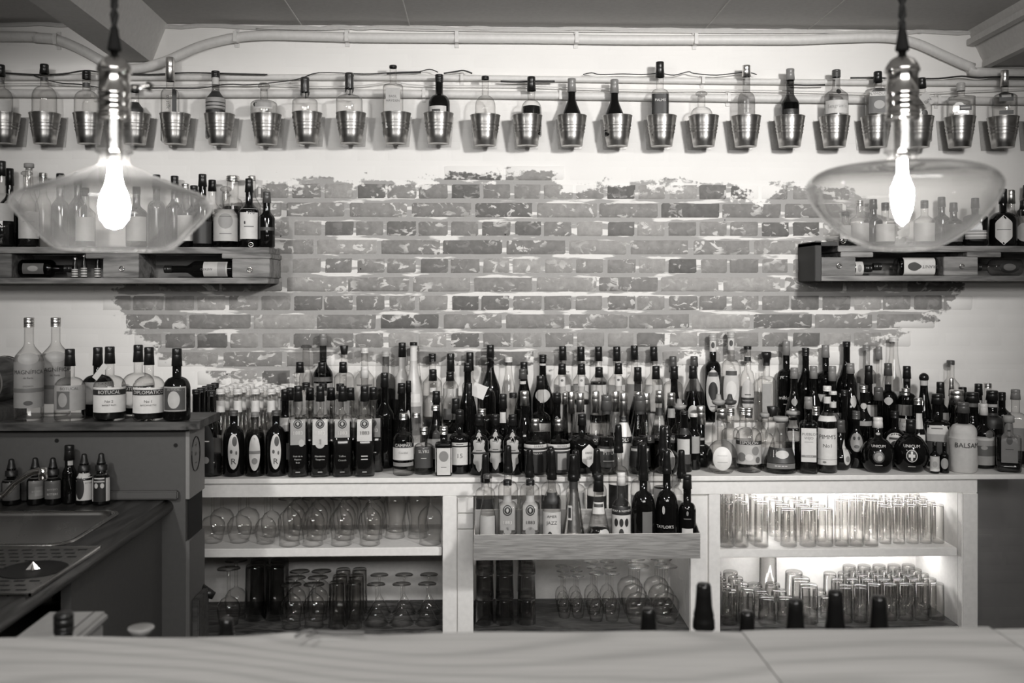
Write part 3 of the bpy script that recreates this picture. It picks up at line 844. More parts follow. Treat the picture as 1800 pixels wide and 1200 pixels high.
SHR = shelf(1435, 1960, [('top_board', 1473, 1960, 432, 442.5), ('bottom_board', 1443, 1960, 484.5, 493.5),
    ('block', 1443, 1504, 452, 484, dict(mat=M_PAL2)), ('block', 1659, 1719, 451, 484), ('block', 1880, 1940, 451, 484),
    ('stringer', 1478, 1535, 443, 451.5), ('stringer', 1700, 1760, 443, 451.5),
    ('end_board', 1433, 1444, 424, 494, dict(mat=plain(0.035, 0.7))), ('top_board', 1433, 1472.5, 425, 432, dict(mat=plain(0.035, 0.7))),
    ('back_board', 1444, 1960, 443, 484, dict(mat=M_PAL2, y0=WY - 0.016, y1=WY - 0.003))],
    'rough pallet wood shelf on the wall at right, behind the bowl-shaped lamp')
for q in ((1475, 467), (1691, 468), (1482, 424)): eye_hook(q[0], q[1], SHR)
ZSL = Z(156.5, 434, SF) + .0006; ZSR = Z(1716.5, 432, SF) + .0006; ZSL2 = Z(155.5, 488, SF); ZSR2 = Z(1701.5, 484.5, SF)

# ------------------------------------------------------------------ pendant lamps over the bar
LY = 1.42
def pendant(cx, kind, label, key):
    s = MPP(cx, LY); ax = X(cx, LY)
    r = empty('pendant_lamp', (ax, LY, CEIL)); tag(r, label, 'lamp', 'glass pendant lamps over the bar')
    def z(py): return (HZ - py) * s + EYE - CEIL
    def part(name, prof, mat, seg=40, parent=r):
        o = MB().lathe([(a * s, z(y)) for a, y in prof], seg).build(name, mat, parent, True); return o
    # twisted two-strand cord up to the ceiling
    top = 0.0; zt = z(55)
    m = MB()
    for ph in (0, pi):
        pts = []
        for k in range(60):
            t = k / 59; zz = zt + (top - zt) * t
            pts.append((0.0034 * cos(ph + zz * 150), 0.0034 * sin(ph + zz * 150), zz))
        m.tube(pts, 0.0034, 7)
    m.build('cord', plain(0.015, 0.8), r, True)
    MB().lathe([(0, -0.03), (0.02, -0.03), (0.05, -0.008), (0.052, 0), (0, 0)], 24).build('ceiling_rose', M_BLACK, r, True)
    part('cord_grip', [(0, 50), (6, 51), (7.5, 58), (12, 86), (11.5, 89), (0, 89)], plain(0.012, 0.8, 0.0, 0.2), 24)
    so = part('socket', [(0, 86), (7, 86), (7.5, 98), (12, 100), (20, 105), (27, 115), (29.5, 122), (30, 126), (27.5, 128), (26.5, 132), (26.5, 163), (28.5, 165), (26.5, 167.5),
                    (26.5, 178), (28.5, 180), (26.5, 183), (26.5, 196), (28.5, 198), (26.5, 200), (29, 203), (29.5, 208), (27, 211), (0, 211)], metal(0.72, 0.14, (2, 2, 2), 'socket_metal'))
    if key:
        kb = MB().tube([(0.026, -0.006, z(154)), (0.050, -0.008, z(154))], 0.0035, 8)
        kb.tube([(0.048, -0.008, z(148)), (0.053, -0.008, z(154)), (0.052, -0.008, z(162))], 0.005, 8)
        kb.build('switch_key', metal(0.6, 0.15, (2, 2, 2), 'socket_metal'), so, True)
    gm = glass(0.93, 0.45, 0.015, 2.6, 'lamp_glass', 0.018, 2.0)
    if kind == 'cone':
        prof = [(31, 213), (31, 262), (31.5, 266), (30, 268.5), (25.5, 271), (25.5, 284), (29, 291), (45, 298), (90, 316), (140, 334), (166, 346), (173, 356), (171, 368), (160, 382), (130, 412), (108, 432), (98, 438), (80, 440.5), (50, 438), (25, 434), (0, 433)]
    else:
        prof = [(31, 213), (31, 262), (31.5, 266), (30, 268.5), (26, 271), (26, 282), (34, 287), (60, 289), (100, 291), (135, 297), (157, 308), (168, 322), (169, 334), (160, 355), (142, 380), (115, 405), (85, 424), (55, 436), (25, 441), (0, 442)]
    sp_ = smooth_path([(a * s * (.965 if a > 60 else 1), 0, z(y)) for a, y in prof], 4)
    o = MB().lathe([(max(p.x, 0), p.z) for p in sp_], 64).build('glass_shade', gm, r, True)
    # bulb: metal cap, glass envelope, glowing filament cage
    bm_ = plain(0.5, 0.3, 1.0)
    part('bulb_cap', [(0, 212), (14, 212), (14, 276), (11, 285), (0, 286)], metal(0.7, 0.25, (2, 2, 2), 'socket_metal'), 24)
    if kind == 'cone':
        bp = [(0, 284), (10, 285), (11, 305), (15, 325), (23, 345), (26, 364), (23, 384), (13, 398), (0, 402)]
    else:
        bp = [(0, 284), (8, 285), (8.5, 305), (13, 318), (18, 330), (19, 345), (16, 368), (9, 388), (0, 396)]
    part('bulb', bp, emit(1.0, BULB, 'lit_bulb_glow'), 24)
    return r
BULB = 260.0
pendant(201, 'cone', 'lit pendant lamp with wide cone-shaped clear glass shade, with a side key on its socket', True)
pendant(1586, 'bowl', 'lit pendant lamp with rounded bowl-shaped clear glass shade and plain socket', False)

# ceiling spotlight housings (above the picture)
for k, (l, t, w) in enumerate(SPOTS):
    d = (Vector(t) - Vector(l)).normalized()
    r = empty('ceiling_spotlight', l); tag(r, 'black ceiling spotlight aimed at the back wall, %s of the pair' % ('left' if k == 0 else 'right'), 'lamp', 'ceiling spotlights')
    q = d.to_track_quat('Z', 'Y').to_matrix()
    v, f = lathe_vf([(0.058, 0.03), (0.055, -0.02), (0.05, -0.10), (0.0, -0.115)], 20)
    MB().add([q @ Vector(p) for p in v], f).build('housing', M_BLACK, r, True)
    MB().tube([(0, 0, CEIL - l[2]), -d * 0.1], 0.012, 8).build('stem', M_BLACK, r, True)

# wooden cask on the ledge, cut by the picture's left border
ck = P(-24, 671, 3.16); s = MPP(-24, 3.16)
co = empty('cask', (ck.x, 3.19, ZL)); tag(co, 'small dark wooden cask lying on its cradle at the far left of the ledge', 'cask')
def ckp(name, v, f, mat):
    o = MB().add(v, f).build(name, mat, co, name != 'cradle'); o.matrix_parent_inverse = Matrix.Translation(-Vector(co.location)); return o
def lay(prof):
    v, f = lathe_vf(prof, 32); return [(ck.x + a, 3.07 + c, ck.z + b) for a, b, c in v], f
r0 = 43 * s
ckp('staves', *lay([(r0 * .80, 0.012), (r0 * .84, 0.012), (r0 * .86, 0.0), (r0 * .9, 0.0), (r0, 0.1), (r0, 0.13), (r0 * .9, 0.23), (0, 0.23)]), wood(0.07, .6, (20, 2, 20), .45, 'cask_wood'))
ckp('head', *lay([(0, 0.012), (r0 * .81, 0.012)]), wood(0.10, .6, (4, 4, 20), .45, 'cask_head'))
for q in (0.022, 0.2): ckp('hoop', *lay([(r0 * .935, q), (r0 * .955, q), (r0 * .965, q + .018), (r0 * .945, q + .018)]), metal(.25, .4))
mb = MB().prism([(ck.x - r0 * .7, ZL), (ck.x + r0 * .98, ZL), (ck.x + r0 * .98, ZL + 22 * s), (ck.x + r0 * .55, ck.z - r0 * .82), (ck.x - r0 * .5, ck.z - r0 * .86)], 3.09, 3.27, 'y')
ckp('cradle', mb.v, mb.f, wood(0.06, .5))
wp = P(17, 730, 3.28)
tag(MB().box(X(8, 3.27), X(28, 3.27), 3.265, 3.295, ZL + .0005, Z(17, 721, 3.27), .002).build('small_carton', plain(.6, .5)), 'small white carton between the cask and the tallest clear bottle', 'carton')
# ------------------------------------------------------------------ bottles
SHAPES = dict(std=(.60, .76, 's', 2), rnd=(.60, .72, 'r', 2), sqr=(.66, .75, 'r', 5), win=(.58, .74, 's', 2), bur=(.42, .80, 's', 2),
              lng=(.38, .88, 's', 2), dom=(.50, .70, 'r', 2), con=(.22, .78, 'l', 2), sqt=(.52, .66, 'r', 2), bls=(.56, .80, 'r', 2),
              sqb=(.70, .76, 'r', 6), fla=(.62, .70, 'r', 4), cog=(.34, .80, 's', 2), mag=(.62, .80, 's', 2), ded=(.56, .74, 'r', 2))
def gmat(c):
    return {'k': M_KGLASS, 'b': plain(0.022, 0.06), 'c': M_CLEAR, 'g': glass(0.62, 0.2), 'd': glass(0.30, 0.06), 'm': plain(0.52, 0.22),
            'w': plain(0.68, 0.3), 'f': glass(0.72, 0.40, 0.25), 's': metal(0.75, 0.22)}[c]
def lmat(c): return {'k': plain(0.008, 0.08), 'g': glass(0.42, 0.12, 0.05), 'm': plain(0.45, 0.3), 'l': glass(0.80, 0.5)}[c]
CAPT = {'K': 0.010, 'S': 0.62, 'W': 0.62, 'G': 0.20, 'N': 0.07, 'C': 0.30, 'L': 0.40}

def bottle_profile(R, H, rn, shape):
    """(r, z, n) up to height H of the glass"""
    if shape in ('glo', 'gl2'):
        c = R * (1.18 if shape == 'glo' else 1.08); out = [(0, 0.003, 2), (R * .52, 0.0, 2)]
        a0 = math.acos(0.8); a1 = pi - math.asin(min(1, rn / R))
        for k in range(15):
            t = a0 + (a1 - a0) * k / 14
            out.append((R * sin(t), c * 0.8 - c * cos(t) * 1.0, 2))
        out += [(rn, H, 2)]
        return out
    s0, s1, st, n = SHAPES[shape]
    e = min(R * 0.16, 0.008)
    out = [(0, 0.003, n), (R - e * 1.3, 0, n), (R - e * .35, e * .35, n), (R, e * 1.2, n)]
    z0, z1 = H * s0, H * s1
    if z0 > 0.08:
        out += [(R, z0 * 0.5, n)]
    K = 9
    for k in range(K + 1):
        t = k / K
        if st == 's': q = 0.5 + 0.5 * cos(pi * t)
        elif st == 'l': q = 1 - t
        else:
            q = math.sqrt(max(0, 1 - (t * 1.02) ** 2)) if t < 0.9 else 0.34 * (1 - t) / 0.1 * 0.6
        out.append((rn + (R - rn) * q, z0 + (z1 - z0) * t, 2 + (n - 2) * max(0, 1 - t * 1.1)))
    out += [(rn, (z1 + H) / 2, 2), (rn * .98, H, 2)]
    return out

def interp(prof, z):
    pts = [p for p in prof if p[0] > 0]
    for a, b in zip(pts, pts[1:]):
        if a[1] <= z <= b[1] and b[1] > a[1]:
            t = (z - a[1]) / (b[1] - a[1]); return a[0] + (b[0] - a[0]) * t, a[2] + (b[2] - a[2]) * t
    return (pts[0][0], pts[0][2]) if z < pts[0][1] else (pts[-1][0], 2)

def on_surface(prof, flat, u, z, off):
    r, n = interp(prof, z)
    if n < 2.3:
        a = max(-3.1, min(3.1, u / max(r, 1e-4)))
        return ((r + off) * sin(a), -(r + off) * cos(a) * flat, z)
    u = max(-r * .97, min(r * .97, u))
    return (u, -((r ** n - abs(u) ** n) ** (1 / n)) * flat - off, z)

def patch_outline(kind, k):
    t = 2 * pi * k
    c, s = cos(t), sin(t)
    if kind == 'e': return c, s
    if kind == 'a':                       # arch: flat foot, round head
        if s < 0: m_ = max(abs(c), abs(s)); return c / m_, s / m_
        return c, s
    if kind == 'h':                       # hexagon
        m_ = max(abs(c), abs(c) * .5 + abs(s) * .866); return c / m_, s / m_
    if kind == 'o':                       # ornate: narrow crown, waist band, pointed foot
        r = 0.78 + 0.16 * cos(2 * t) * -1 + 0.10 * cos(8 * t) + (0.1 if s > 0.9 or s < -0.9 else 0); return c * r * 1.15, s * r * 1.06
    if kind == 'v':                       # shield
        return c * (0.95 if s > -.1 else 1 + s * .45), s
    if kind == 'p':                       # tear drop
        return c * (0.95 - 0.55 * s) * .8, s
    m_ = max(abs(c), abs(s)); return c / m_, s / m_

def add_label(par, prof, flat, H, spec, off, name):
    kind, z0, z1, hw, tone = spec[:5]; u0 = spec[5] if len(spec) > 5 else 0.0
    zc, hh = (z0 + z1) / 2 * H, (z1 - z0) / 2 * H
    r, n = interp(prof, zc)
    W = hw * r
    v, f = [], []
    if kind == 'r':
        nx = max(2, int(hw * 10)); nz = 3 if abs(interp(prof, z0 * H)[0] - interp(prof, z1 * H)[0]) < 1e-4 else 7
        for j in range(nz + 1):
            for i in range(nx + 1):
                v.append(on_surface(prof, flat, u0 * r - W + 2 * W * i / nx, zc - hh + 2 * hh * j / nz, off))
        for j in range(nz):
            for i in range(nx):
                a = j * (nx + 1) + i; f.append((a, a + 1, a + nx + 2, a + nx + 1))
    else:
        N, Rg = 40, 4
        v.append(on_surface(prof, flat, u0 * r, zc, off))
        for q in range(1, Rg + 1):
            for k in range(N):
                a, b = patch_outline(kind, k / N); v.append(on_surface(prof, flat, u0 * r + W * a * q / Rg, zc + hh * b * q / Rg, off))
        for k in range(N): f.append((0, 1 + k, 1 + (k + 1) % N))
        for q in range(Rg - 1):
            for k in range(N):
                a = 1 + q * N; f.append((a + k, a + N + k, a + N + (k + 1) % N, a + (k + 1) % N))
    return mesh_obj(name, v, f, plain(tone, 0.5), par, True)

def add_text(par, prof, flat, H, s, zf, size, tone, off, u0=0.0, rot=False):
    r, n = interp(prof, zf * H)
    vv, f = text_vf(s, size * r)
    if rot: vv = [(-b, a) for a, b in vv]
    lim = r * (1.25 if n < 2.3 else 0.95)
    mx = max(abs(a) for a, b in vv) if vv else 1
    k = min(1.0, (lim - abs(u0) * r) / mx) if not rot else 1.0
    v = [on_surface(prof, flat, u0 * r + a * k, zf * H + b, off) for a, b in vv]
    return mesh_obj('lettering', v, f, plain(tone, 0.5), par, False)

def add_cap(par, code, rn, H, hc):
    """code letter = kind; sits at the top, hc tall"""
    k = code[0]; z0 = H - hc; nm = 'cap'
    if k in 'KSWGNL':
        r = rn * (1.13 if hc < 0.03 else 1.09)
        m = plain(CAPT[k], 0.32) if k != 'S' else metal(0.72, 0.3)
        pr = [(r * .98, z0)]
        if hc > 0.034: pr += [(r * 1.12, z0), (r, z0 + hc * .6), (r * .99, z0 + hc * .62), (r * .97, z0 + hc * .64), (r, z0 + hc * .66)]; nm = 'foil_capsule'
        else:
            for q in (.12, .3, .7): pr += [(r, z0 + hc * q), (r * .94, z0 + hc * (q + .03)), (r, z0 + hc * (q + .06))]
        pr += [(r, H - 0.0025), (r * .9, H), (0, H)]
    elif k in 'C':
        m = plain(CAPT[k], 0.7); nm = 'stopper'
        pr = [(rn * .8, z0), (rn * .85, z0 + hc * .35), (rn * 1.35, z0 + hc * .36), (rn * 1.35, H - 0.003), (rn * 1.2, H), (0, H)]
    elif k == 'V':                          # clear glass stopper
        m = glass(0.8, 0.3); nm = 'stopper'
        pr = [(rn * .8, z0), (rn * .9, z0 + hc * .3), (rn * 1.5, z0 + hc * .4), (rn * 1.6, z0 + hc * .7), (rn * 1.1, H), (0, H)]
    elif k == 'J':                          # wide black stopper
        m = plain(0.012, 0.3); nm = 'stopper'
        pr = [(rn * 1.05, z0), (rn * 1.1, z0 + hc * .45), (rn * 1.45, z0 + hc * .5), (rn * 1.5, H - hc * .15), (rn * 1.3, H), (0, H)]
    elif k == 'B':
        m = plain(0.012, 0.12); nm = 'stopper'; b = hc / 2
        pr = [(rn * .5, z0)] + [(b * sin(pi * q / 8), z0 + b - b * cos(pi * q / 8)) for q in range(1, 8)] + [(0, H)]
    elif k == 'H':                          # hat with a wide brim
        m = plain(0.30 if len(code) < 2 else 0.05, 0.45); nm = 'hat_cap'; w = 0.026
        pr = [(rn * .8, z0), (w * .8, z0 + hc * .10), (w, z0 + hc * .28), (w * .98, z0 + hc * .42), (w * .6, z0 + hc * .45), (w * .42, z0 + hc * .6), (w * .3, H - 0.002), (0, H)]
    elif k == 'R':
        m = plain(0.012, 0.35); nm = 'stopper'
        pr = [(rn * .85, z0), (rn * .9, z0 + .001), (rn * 1.25, H - .001), (rn * 1.2, H), (0, H)]
    elif k == 'P':                          # rubber pourer cover: flared skirt, shoulder ring, rounded top
        m = plain(0.008, 0.18); nm = 'pourer_cover'
        r = rn * 1.0
        pr = [(r * 1.28, z0), (r * 1.32, z0 + hc * .03), (r * 1.26, z0 + hc * .2), (r * 1.16, z0 + hc * .24), (r * 1.2, z0 + hc * .30), (r * 1.02, z0 + hc * .46), (r * .92, z0 + hc * .72), (r * .86, z0 + hc * .93), (r * .72, z0 + hc * .985), (r * .4, H), (0, H)]
    elif k == 'D':                          # dropper
        m = plain(0.012, 0.4); nm = 'dropper_cap'
        pr = [(rn * 1.3, z0), (rn * 1.3, z0 + hc * .3), (rn * .9, z0 + hc * .36), (rn * .85, z0 + hc * .55), (rn * .65, z0 + hc * .75), (rn * .6, H - .004), (rn * .35, H), (0, H)]
    elif k == 'X':                          # dripped sealing wax
        m = plain(0.035, 0.3); nm = 'wax_seal'
        pr = [(rn * 1.12, z0), (rn * 1.15, z0 + hc * .2), (rn * 1.12, H - hc * .25), (rn * 1.22, H - hc * .2), (rn * 1.15, H - .002), (rn * .9, H), (0, H)]
    o = MB().lathe(pr, 16 if k not in 'P' else 20).build(nm, m, par, True)
    if k == 'X':
        mb = MB()
        for q, d in enumerate((.010, .022, .006, .015, .009, .018)):
            t = 2 * pi * q / 6 + .4
            mb.tube([(rn * 1.08 * cos(t), rn * 1.08 * sin(t), z0 + .004), (rn * 1.1 * cos(t), rn * 1.1 * sin(t), z0 - d)], [.0026, .0014], 6)
        mb.build('wax_drip', m, o, True)
    return o

BOT = []      # (root, row, px, desc, series)
SACKS = []
def make_bottle(name, loc, R, H, shape, gl, cap, hc, labels, flat=1.0, rn=None, rz=0.0):
    """root empty with body, liquid, cap, labels; gl like 'k', 'c', 'c.45k' (clear, dark liquid up to 45 %)"""
    rn = rn or min(0.0135, R * .62)
    root = empty(name, loc, rz)
    Hg = H - (hc * 0.55 if cap and cap[0] in 'KSWGNLXPD' else hc * .72 if cap else 0)
    prof = bottle_profile(R, Hg, rn, shape)
    seg = 28 if R > 0.02 else 18
    if shape in ('sqr', 'sqb', 'fla'): seg = 40
    g0 = gl[0]
    MB().lathe(prof, seg, None, flat).build('glass_body', gmat(g0), root, True)
    if len(gl) > 1:
        lv = float(gl[1:-1]) * Hg
        ip = [(max(0, r * .90 if r > 0.006 else r), max(z, 0.006), n) for r, z, n in prof if z < lv]
        r_, n_ = interp(prof, lv)
        ip += [(r_ * .90, lv, n_), (0, lv, n_)]
        MB().lathe(ip, seg, None, flat).build('liquid', lmat(gl[-1]), root, True)
    if cap: add_cap(root, cap, rn, H, hc)
    last = None; off = 0.0006
    for sp in labels:
        if sp[0] == 't':
            add_text(last or root, prof, flat, H, sp[1], sp[2], sp[3], sp[4], off + 0.0008, sp[5] if len(sp) > 5 else 0.0)
        elif sp[0] == 'T':
            add_text(last or root, prof, flat, H, sp[1], sp[2], sp[3], sp[4], off + 0.0008, sp[5] if len(sp) > 5 else 0.0, True)
        elif sp[0].isupper():             # a piece printed on the last label
            off += 0.0003
            add_label(last or root, prof, flat, H, (sp[0].lower(),) + tuple(sp[1:]), off, 'emblem' if sp[0] != 'R' else 'band')
        else:
            off = 0.0006
            last = add_label(root, prof, flat, H, sp, off, 'label' if sp[1] < .78 else 'neck_label')
    return root

ROWS = dict(A=(3.625, ZT, 'front worktop row'), B=(3.70, ZT, 'second worktop row'), C=(3.772, ZT, 'third worktop row'),
            D=(3.85, ZT + .074, 'row on the lower step'), E=(3.932, ZT + .148, 'row on the top step'),
            F=(3.86, ZT, 'rear rows at left'), G=(3.94, ZT, 'rear rows at left'),
            L=(3.125, ZL, 'front row on the ledge'), M=(3.245, ZL, 'back row on the ledge'),
            S=(3.825, ZSL, 'front row on the left wall shelf'), T=(3.915, ZSL, 'back row on the left wall shelf'),
            U=(3.825, ZSR, 'front row on the right wall shelf'), V=(3.915, ZSR, 'back row on the right wall shelf'),
            Q=(RF + .050, zr0 + .0042, 'front row in the steel rail'), R=(RD + .050, ZR2 + .001, 'back row in the steel rail'),
            Z=(3.045, ZC + .0006, 'row on the sink counter'), W=(1.57, 0.8005, 'row behind the bar edge'))
PLACED = []
def parse(lines):
    out = []
    for ln in lines.strip().splitlines():
        ln = ln.strip()
        if not ln or ln[0] == '#': continue
        a = [q.strip() for q in ln.split('|')]
        h = a[0].split(); labs = []
        for q in (a[1].split(';') if a[1] else []):
            w = q.split()
            if w[0] in 'tT': labs.append((w[0], w[1].replace('_', ' ')) + tuple(float(c) for c in w[2:]))
            else: labs.append((w[0],) + tuple(float(c) for c in w[1:]))
        out.append((h, labs, a[2], a[3] if len(a) > 3 else None))
    return out

PENDING = []
def put(lines):
    PENDING.extend(parse(lines))
def flush():
    PENDING.sort(key=lambda q: 'AQRBCDEFGLMSTUVZW'.index(q[0][0]))
    for q in PENDING: place(*q)
    PENDING.clear()
def place(h, labs, desc, series):
    row, x, top, w, shape, gl, cap = h[0], float(h[1]), float(h[2]), float(h[3]), h[4], h[5], h[6]
    opt = dict(q.split('=') for q in h[7:])
    Y, zb, rowname = ROWS[row]
    Y = float(opt.get('Y', Y))
    R = w * MPP(x, Y) / 2
    lim = {'A': ST1, 'B': ST1, 'C': ST1, 'D': ST2, 'E': WY - .006}.get(row)
    if row == 'A' and 'Y' not in opt: Y = max(Y, 3.571 + R)
    flat = float(opt.get('flat', 1.0))
    on_step = X(x, 3.8) > X(520, 3.8) - .04
    if row == 'D': R = min(R, .0372)
    if row == 'E': R = min(R, .0430)
    ke = 1.14 if shape in ('sqr', 'sqb', 'fla') else 1.0
    near = [q for q in PLACED if abs(q[3] - zb) < .01 and abs(q[0] - X(x, Y)) < .2]
    if 'Y' in opt: dys = (0,)
    elif row in 'BCFG': dys = [k * .006 for k in range(-3, 11)]
    elif row in 'DE': dys = [k * .003 for k in range(-5, 6)]
    elif row == 'A': dys = [k * .006 for k in range(0, 8)]
    elif row in 'QR': dys = [k * .002 for k in range(-5, 6)]
    else: dys = [k * .005 for k in range(-3, 4)]
    best = None
    for sc in (1, .94, .87, .8, .72, .62, .5, .42):
        for dx in (0, -2, 2, -4, 4, -6, 6, -9, 9, -12, 12, -16, 16):
            for dy in dys:
                cost = (1 - sc) * 45 + abs(dx) + abs(dy) * 110
                if best and cost >= best[0]: continue
                r = R * sc; y = Y + dy; xx = X(x + dx, y)
                if lim and on_step and y + r * ke > lim - .001: continue
                if row == 'D' and y - r < ST1 + .0005 or row == 'E' and y - r < ST2 + .0005: continue
                if row in 'QR' and (xx + r * ke > rx1 - .004 or xx - r * ke < rx0 + .004): continue
                if row == 'Q' and (y - r * ke < RF + .004 or y + r * ke > RD - .001): continue
                if row == 'R' and (y - r * ke < RD + .004 or y + r * ke > CF - .006): continue
                if row in 'AB' and y - r < CF - .01: continue
                if all((xx - q[0]) ** 2 + (y - q[1]) ** 2 > (r * ke + q[2] + .0008) ** 2 for q in near): best = (cost, sc, dx, dy)
    if best:
        R *= best[1]; Y += best[3]; x += best[2]
    else:
        print('NOFIT', desc, series); return
    PLACED.append((X(x, Y), Y, R * ke if 'Y' not in opt else R, zb))
    s = MPP(x, Y)
    H = Z(x, top, Y) - zb
    hc = float(cap[1:]) * s if len(cap) > 1 and cap != '-' and cap[0] != 'H' else (20 * s if cap[0] == 'H' else 0)
    code = None if cap == '-' else cap
    rn = float(opt['rn']) * s if 'rn' in opt else None
    kind = opt.get('k', 'liquor_bottle')
    o = make_bottle(kind, (X(x, Y), Y, zb), R, H, shape, gl, code, hc, labs, flat, rn, math.radians(float(opt.get('rz', 0))) - 0.85 * math.atan2(X(x, Y), Y))
    BOT.append((o, rowname, x, desc, series, kind))

ORD = ['zeroth', 'first', 'second', 'third', 'fourth', 'fifth', 'sixth', 'seventh', 'eighth', 'ninth', 'tenth', 'eleventh', 'twelfth', 'thirteenth',
       'fourteenth', 'fifteenth', 'sixteenth', 'seventeenth', 'eighteenth', 'nineteenth', 'twentieth']
def ordn(k): return ORD[k] if k < len(ORD) else '%dth' % k
def finish_labels(items):
    ser = {}
    for it in items:
        if it[4]: ser.setdefault(it[4], []).append(it)
    rows = {}
    for it in items: rows.setdefault(it[1], []).append(it)
    for r in rows.values(): r.sort(key=lambda i: i[2])
    for s in ser.values(): s.sort(key=lambda i: i[2])
    for it in items:
        o, rowname, x, desc, s, kind = it
        lab = desc
        if s:
            k = ser[s].index(it) + 1; n = len(ser[s])
            pos = 'leftmost' if k == 1 else 'rightmost' if k == n else '%s from left' % ordn(k)
            lab = '%s, %s of the %s' % (desc, pos, s); o['group'] = s
        elif desc.endswith('@'):
            k = rows[rowname].index(it) + 1
            lab = '%s, %s from left in the %s' % (desc[:-1].strip(), ordn(k), rowname)
        o['label'] = lab; o['category'] = 'bottle'
# ---- the ledge on the half wall
put('''
L 51 558 49 mag c S17 rz=0 | r .13 .64 1.3 .25; E .55 .66 .75 .33; t MAGNÍFICA .475 .40 .03; t de_Faria .42 .20 .05; t CACHAÇA .34 .14 .05; R .28 .32 1.28 .13; E .155 .20 .3 .06 | tall clear spirit bottle with silver screw cap and grey wrap label, nearest the left edge
M 98 558 49 mag c S16 | r .13 .64 1.3 .25; E .55 .66 .75 .33; t MAGNÍFICA .475 .40 .03; t de_Faria .42 .20 .05; R .28 .32 1.28 .13 | tall clear silver-capped bottle standing behind the squat clear portrait bottle on the ledge
L 123 613 52 dom c K30 | r .15 .50 1.25 .30; t BOTUCAL .455 .26 .08; R .17 .42 .45 .10 -.42; E .2 .40 .3 .28 -.42 | squat clear dome bottle with black cap and grey portrait label on the ledge
M 172 610 54 dom k K32 | r .18 .50 1.2 .22; E .2 .46 .4 .32 .3 | squat black bottle with grey portrait label half hidden behind the white tagged one
L 193 609 55 dom c.30k K30 | r .12 .46 1.25 .62; R .355 .43 1.25 .02; t BOTUCAL .393 .30 .62; t No_2 .27 .24 .03; t BARBET_RUM .22 .14 .1; r .62 .63 .1 .5 | squat dark-liquid bottle with white label and black band, leaning paper tag, reading No 2
M 243 606 55 dom c.30k K30 | r .12 .46 1.25 .60; R .355 .43 1.25 .02; t BOTUCAL .393 .30 .62 -.3 | squat dark-liquid bottle with white banded label peeking out left behind its twin
L 262 610 55 dom c.30k K31 | r .11 .46 1.25 .62; R .355 .43 1.25 .02; t DIPLOMÁTICO .393 .30 .62; t No_1 .27 .24 .03; t BATCH_KETTLE .22 .14 .1 | squat dark-liquid bottle with white label and black band reading No 1
L 311 612 46 dom k K31 | r .14 .48 .95 .30 -.2; R .16 .46 .85 .06 -.2; E .18 .42 .45 .42 -.2; t BOTUCAL .44 .2 .35 -.2 | black squat rum bottle with framed portrait label at the right end of the ledge
''')
# ---- sauces and mixers at the left end of the worktop
def column(px0, Y0, n, pitch, top0, w, line, desc):
    x0 = X(px0, Y0); z0 = Z(px0, top0, Y0)
    for i in range(n):
        Y = Y0 + i * pitch
        a = Vector((x0, Y, z0 - EYE)); d = a.x * SA + a.y * CA
        px = 900 + (a.x * CA - a.y * SA) / d * F; py = HZ - a.z / d * F
        put(line % (px, py, w * Y0 / Y, Y) + '| ' + desc % (['nearest', 'second', 'third', 'fourth', 'last'][i] if n == 5 else ['front', 'second', 'third', 'rear'][i]))
column(345, 3.66, 5, .064, 684, 27, 'F %.1f %.1f %.1f bur k K8 k=mixer_bottle Y=%.3f | ', '%s of the narrow black bottles filed beside the end of the ledge')
for cn, px in (('leftmost', 388), ('second', 418), ('third', 449), ('rightmost', 483)):
    column(px, 3.715, 4, .066, 683, 29, 'F %.1f %.1f %.1f bur c W9 k=mixer_bottle Y=%.3f rn=7 | r .72 .86 1.5 .58; r .2 .42 1.2 .4 ', 'clear mixer bottle with white cap and neck band, ' + cn + ' file, %s one')
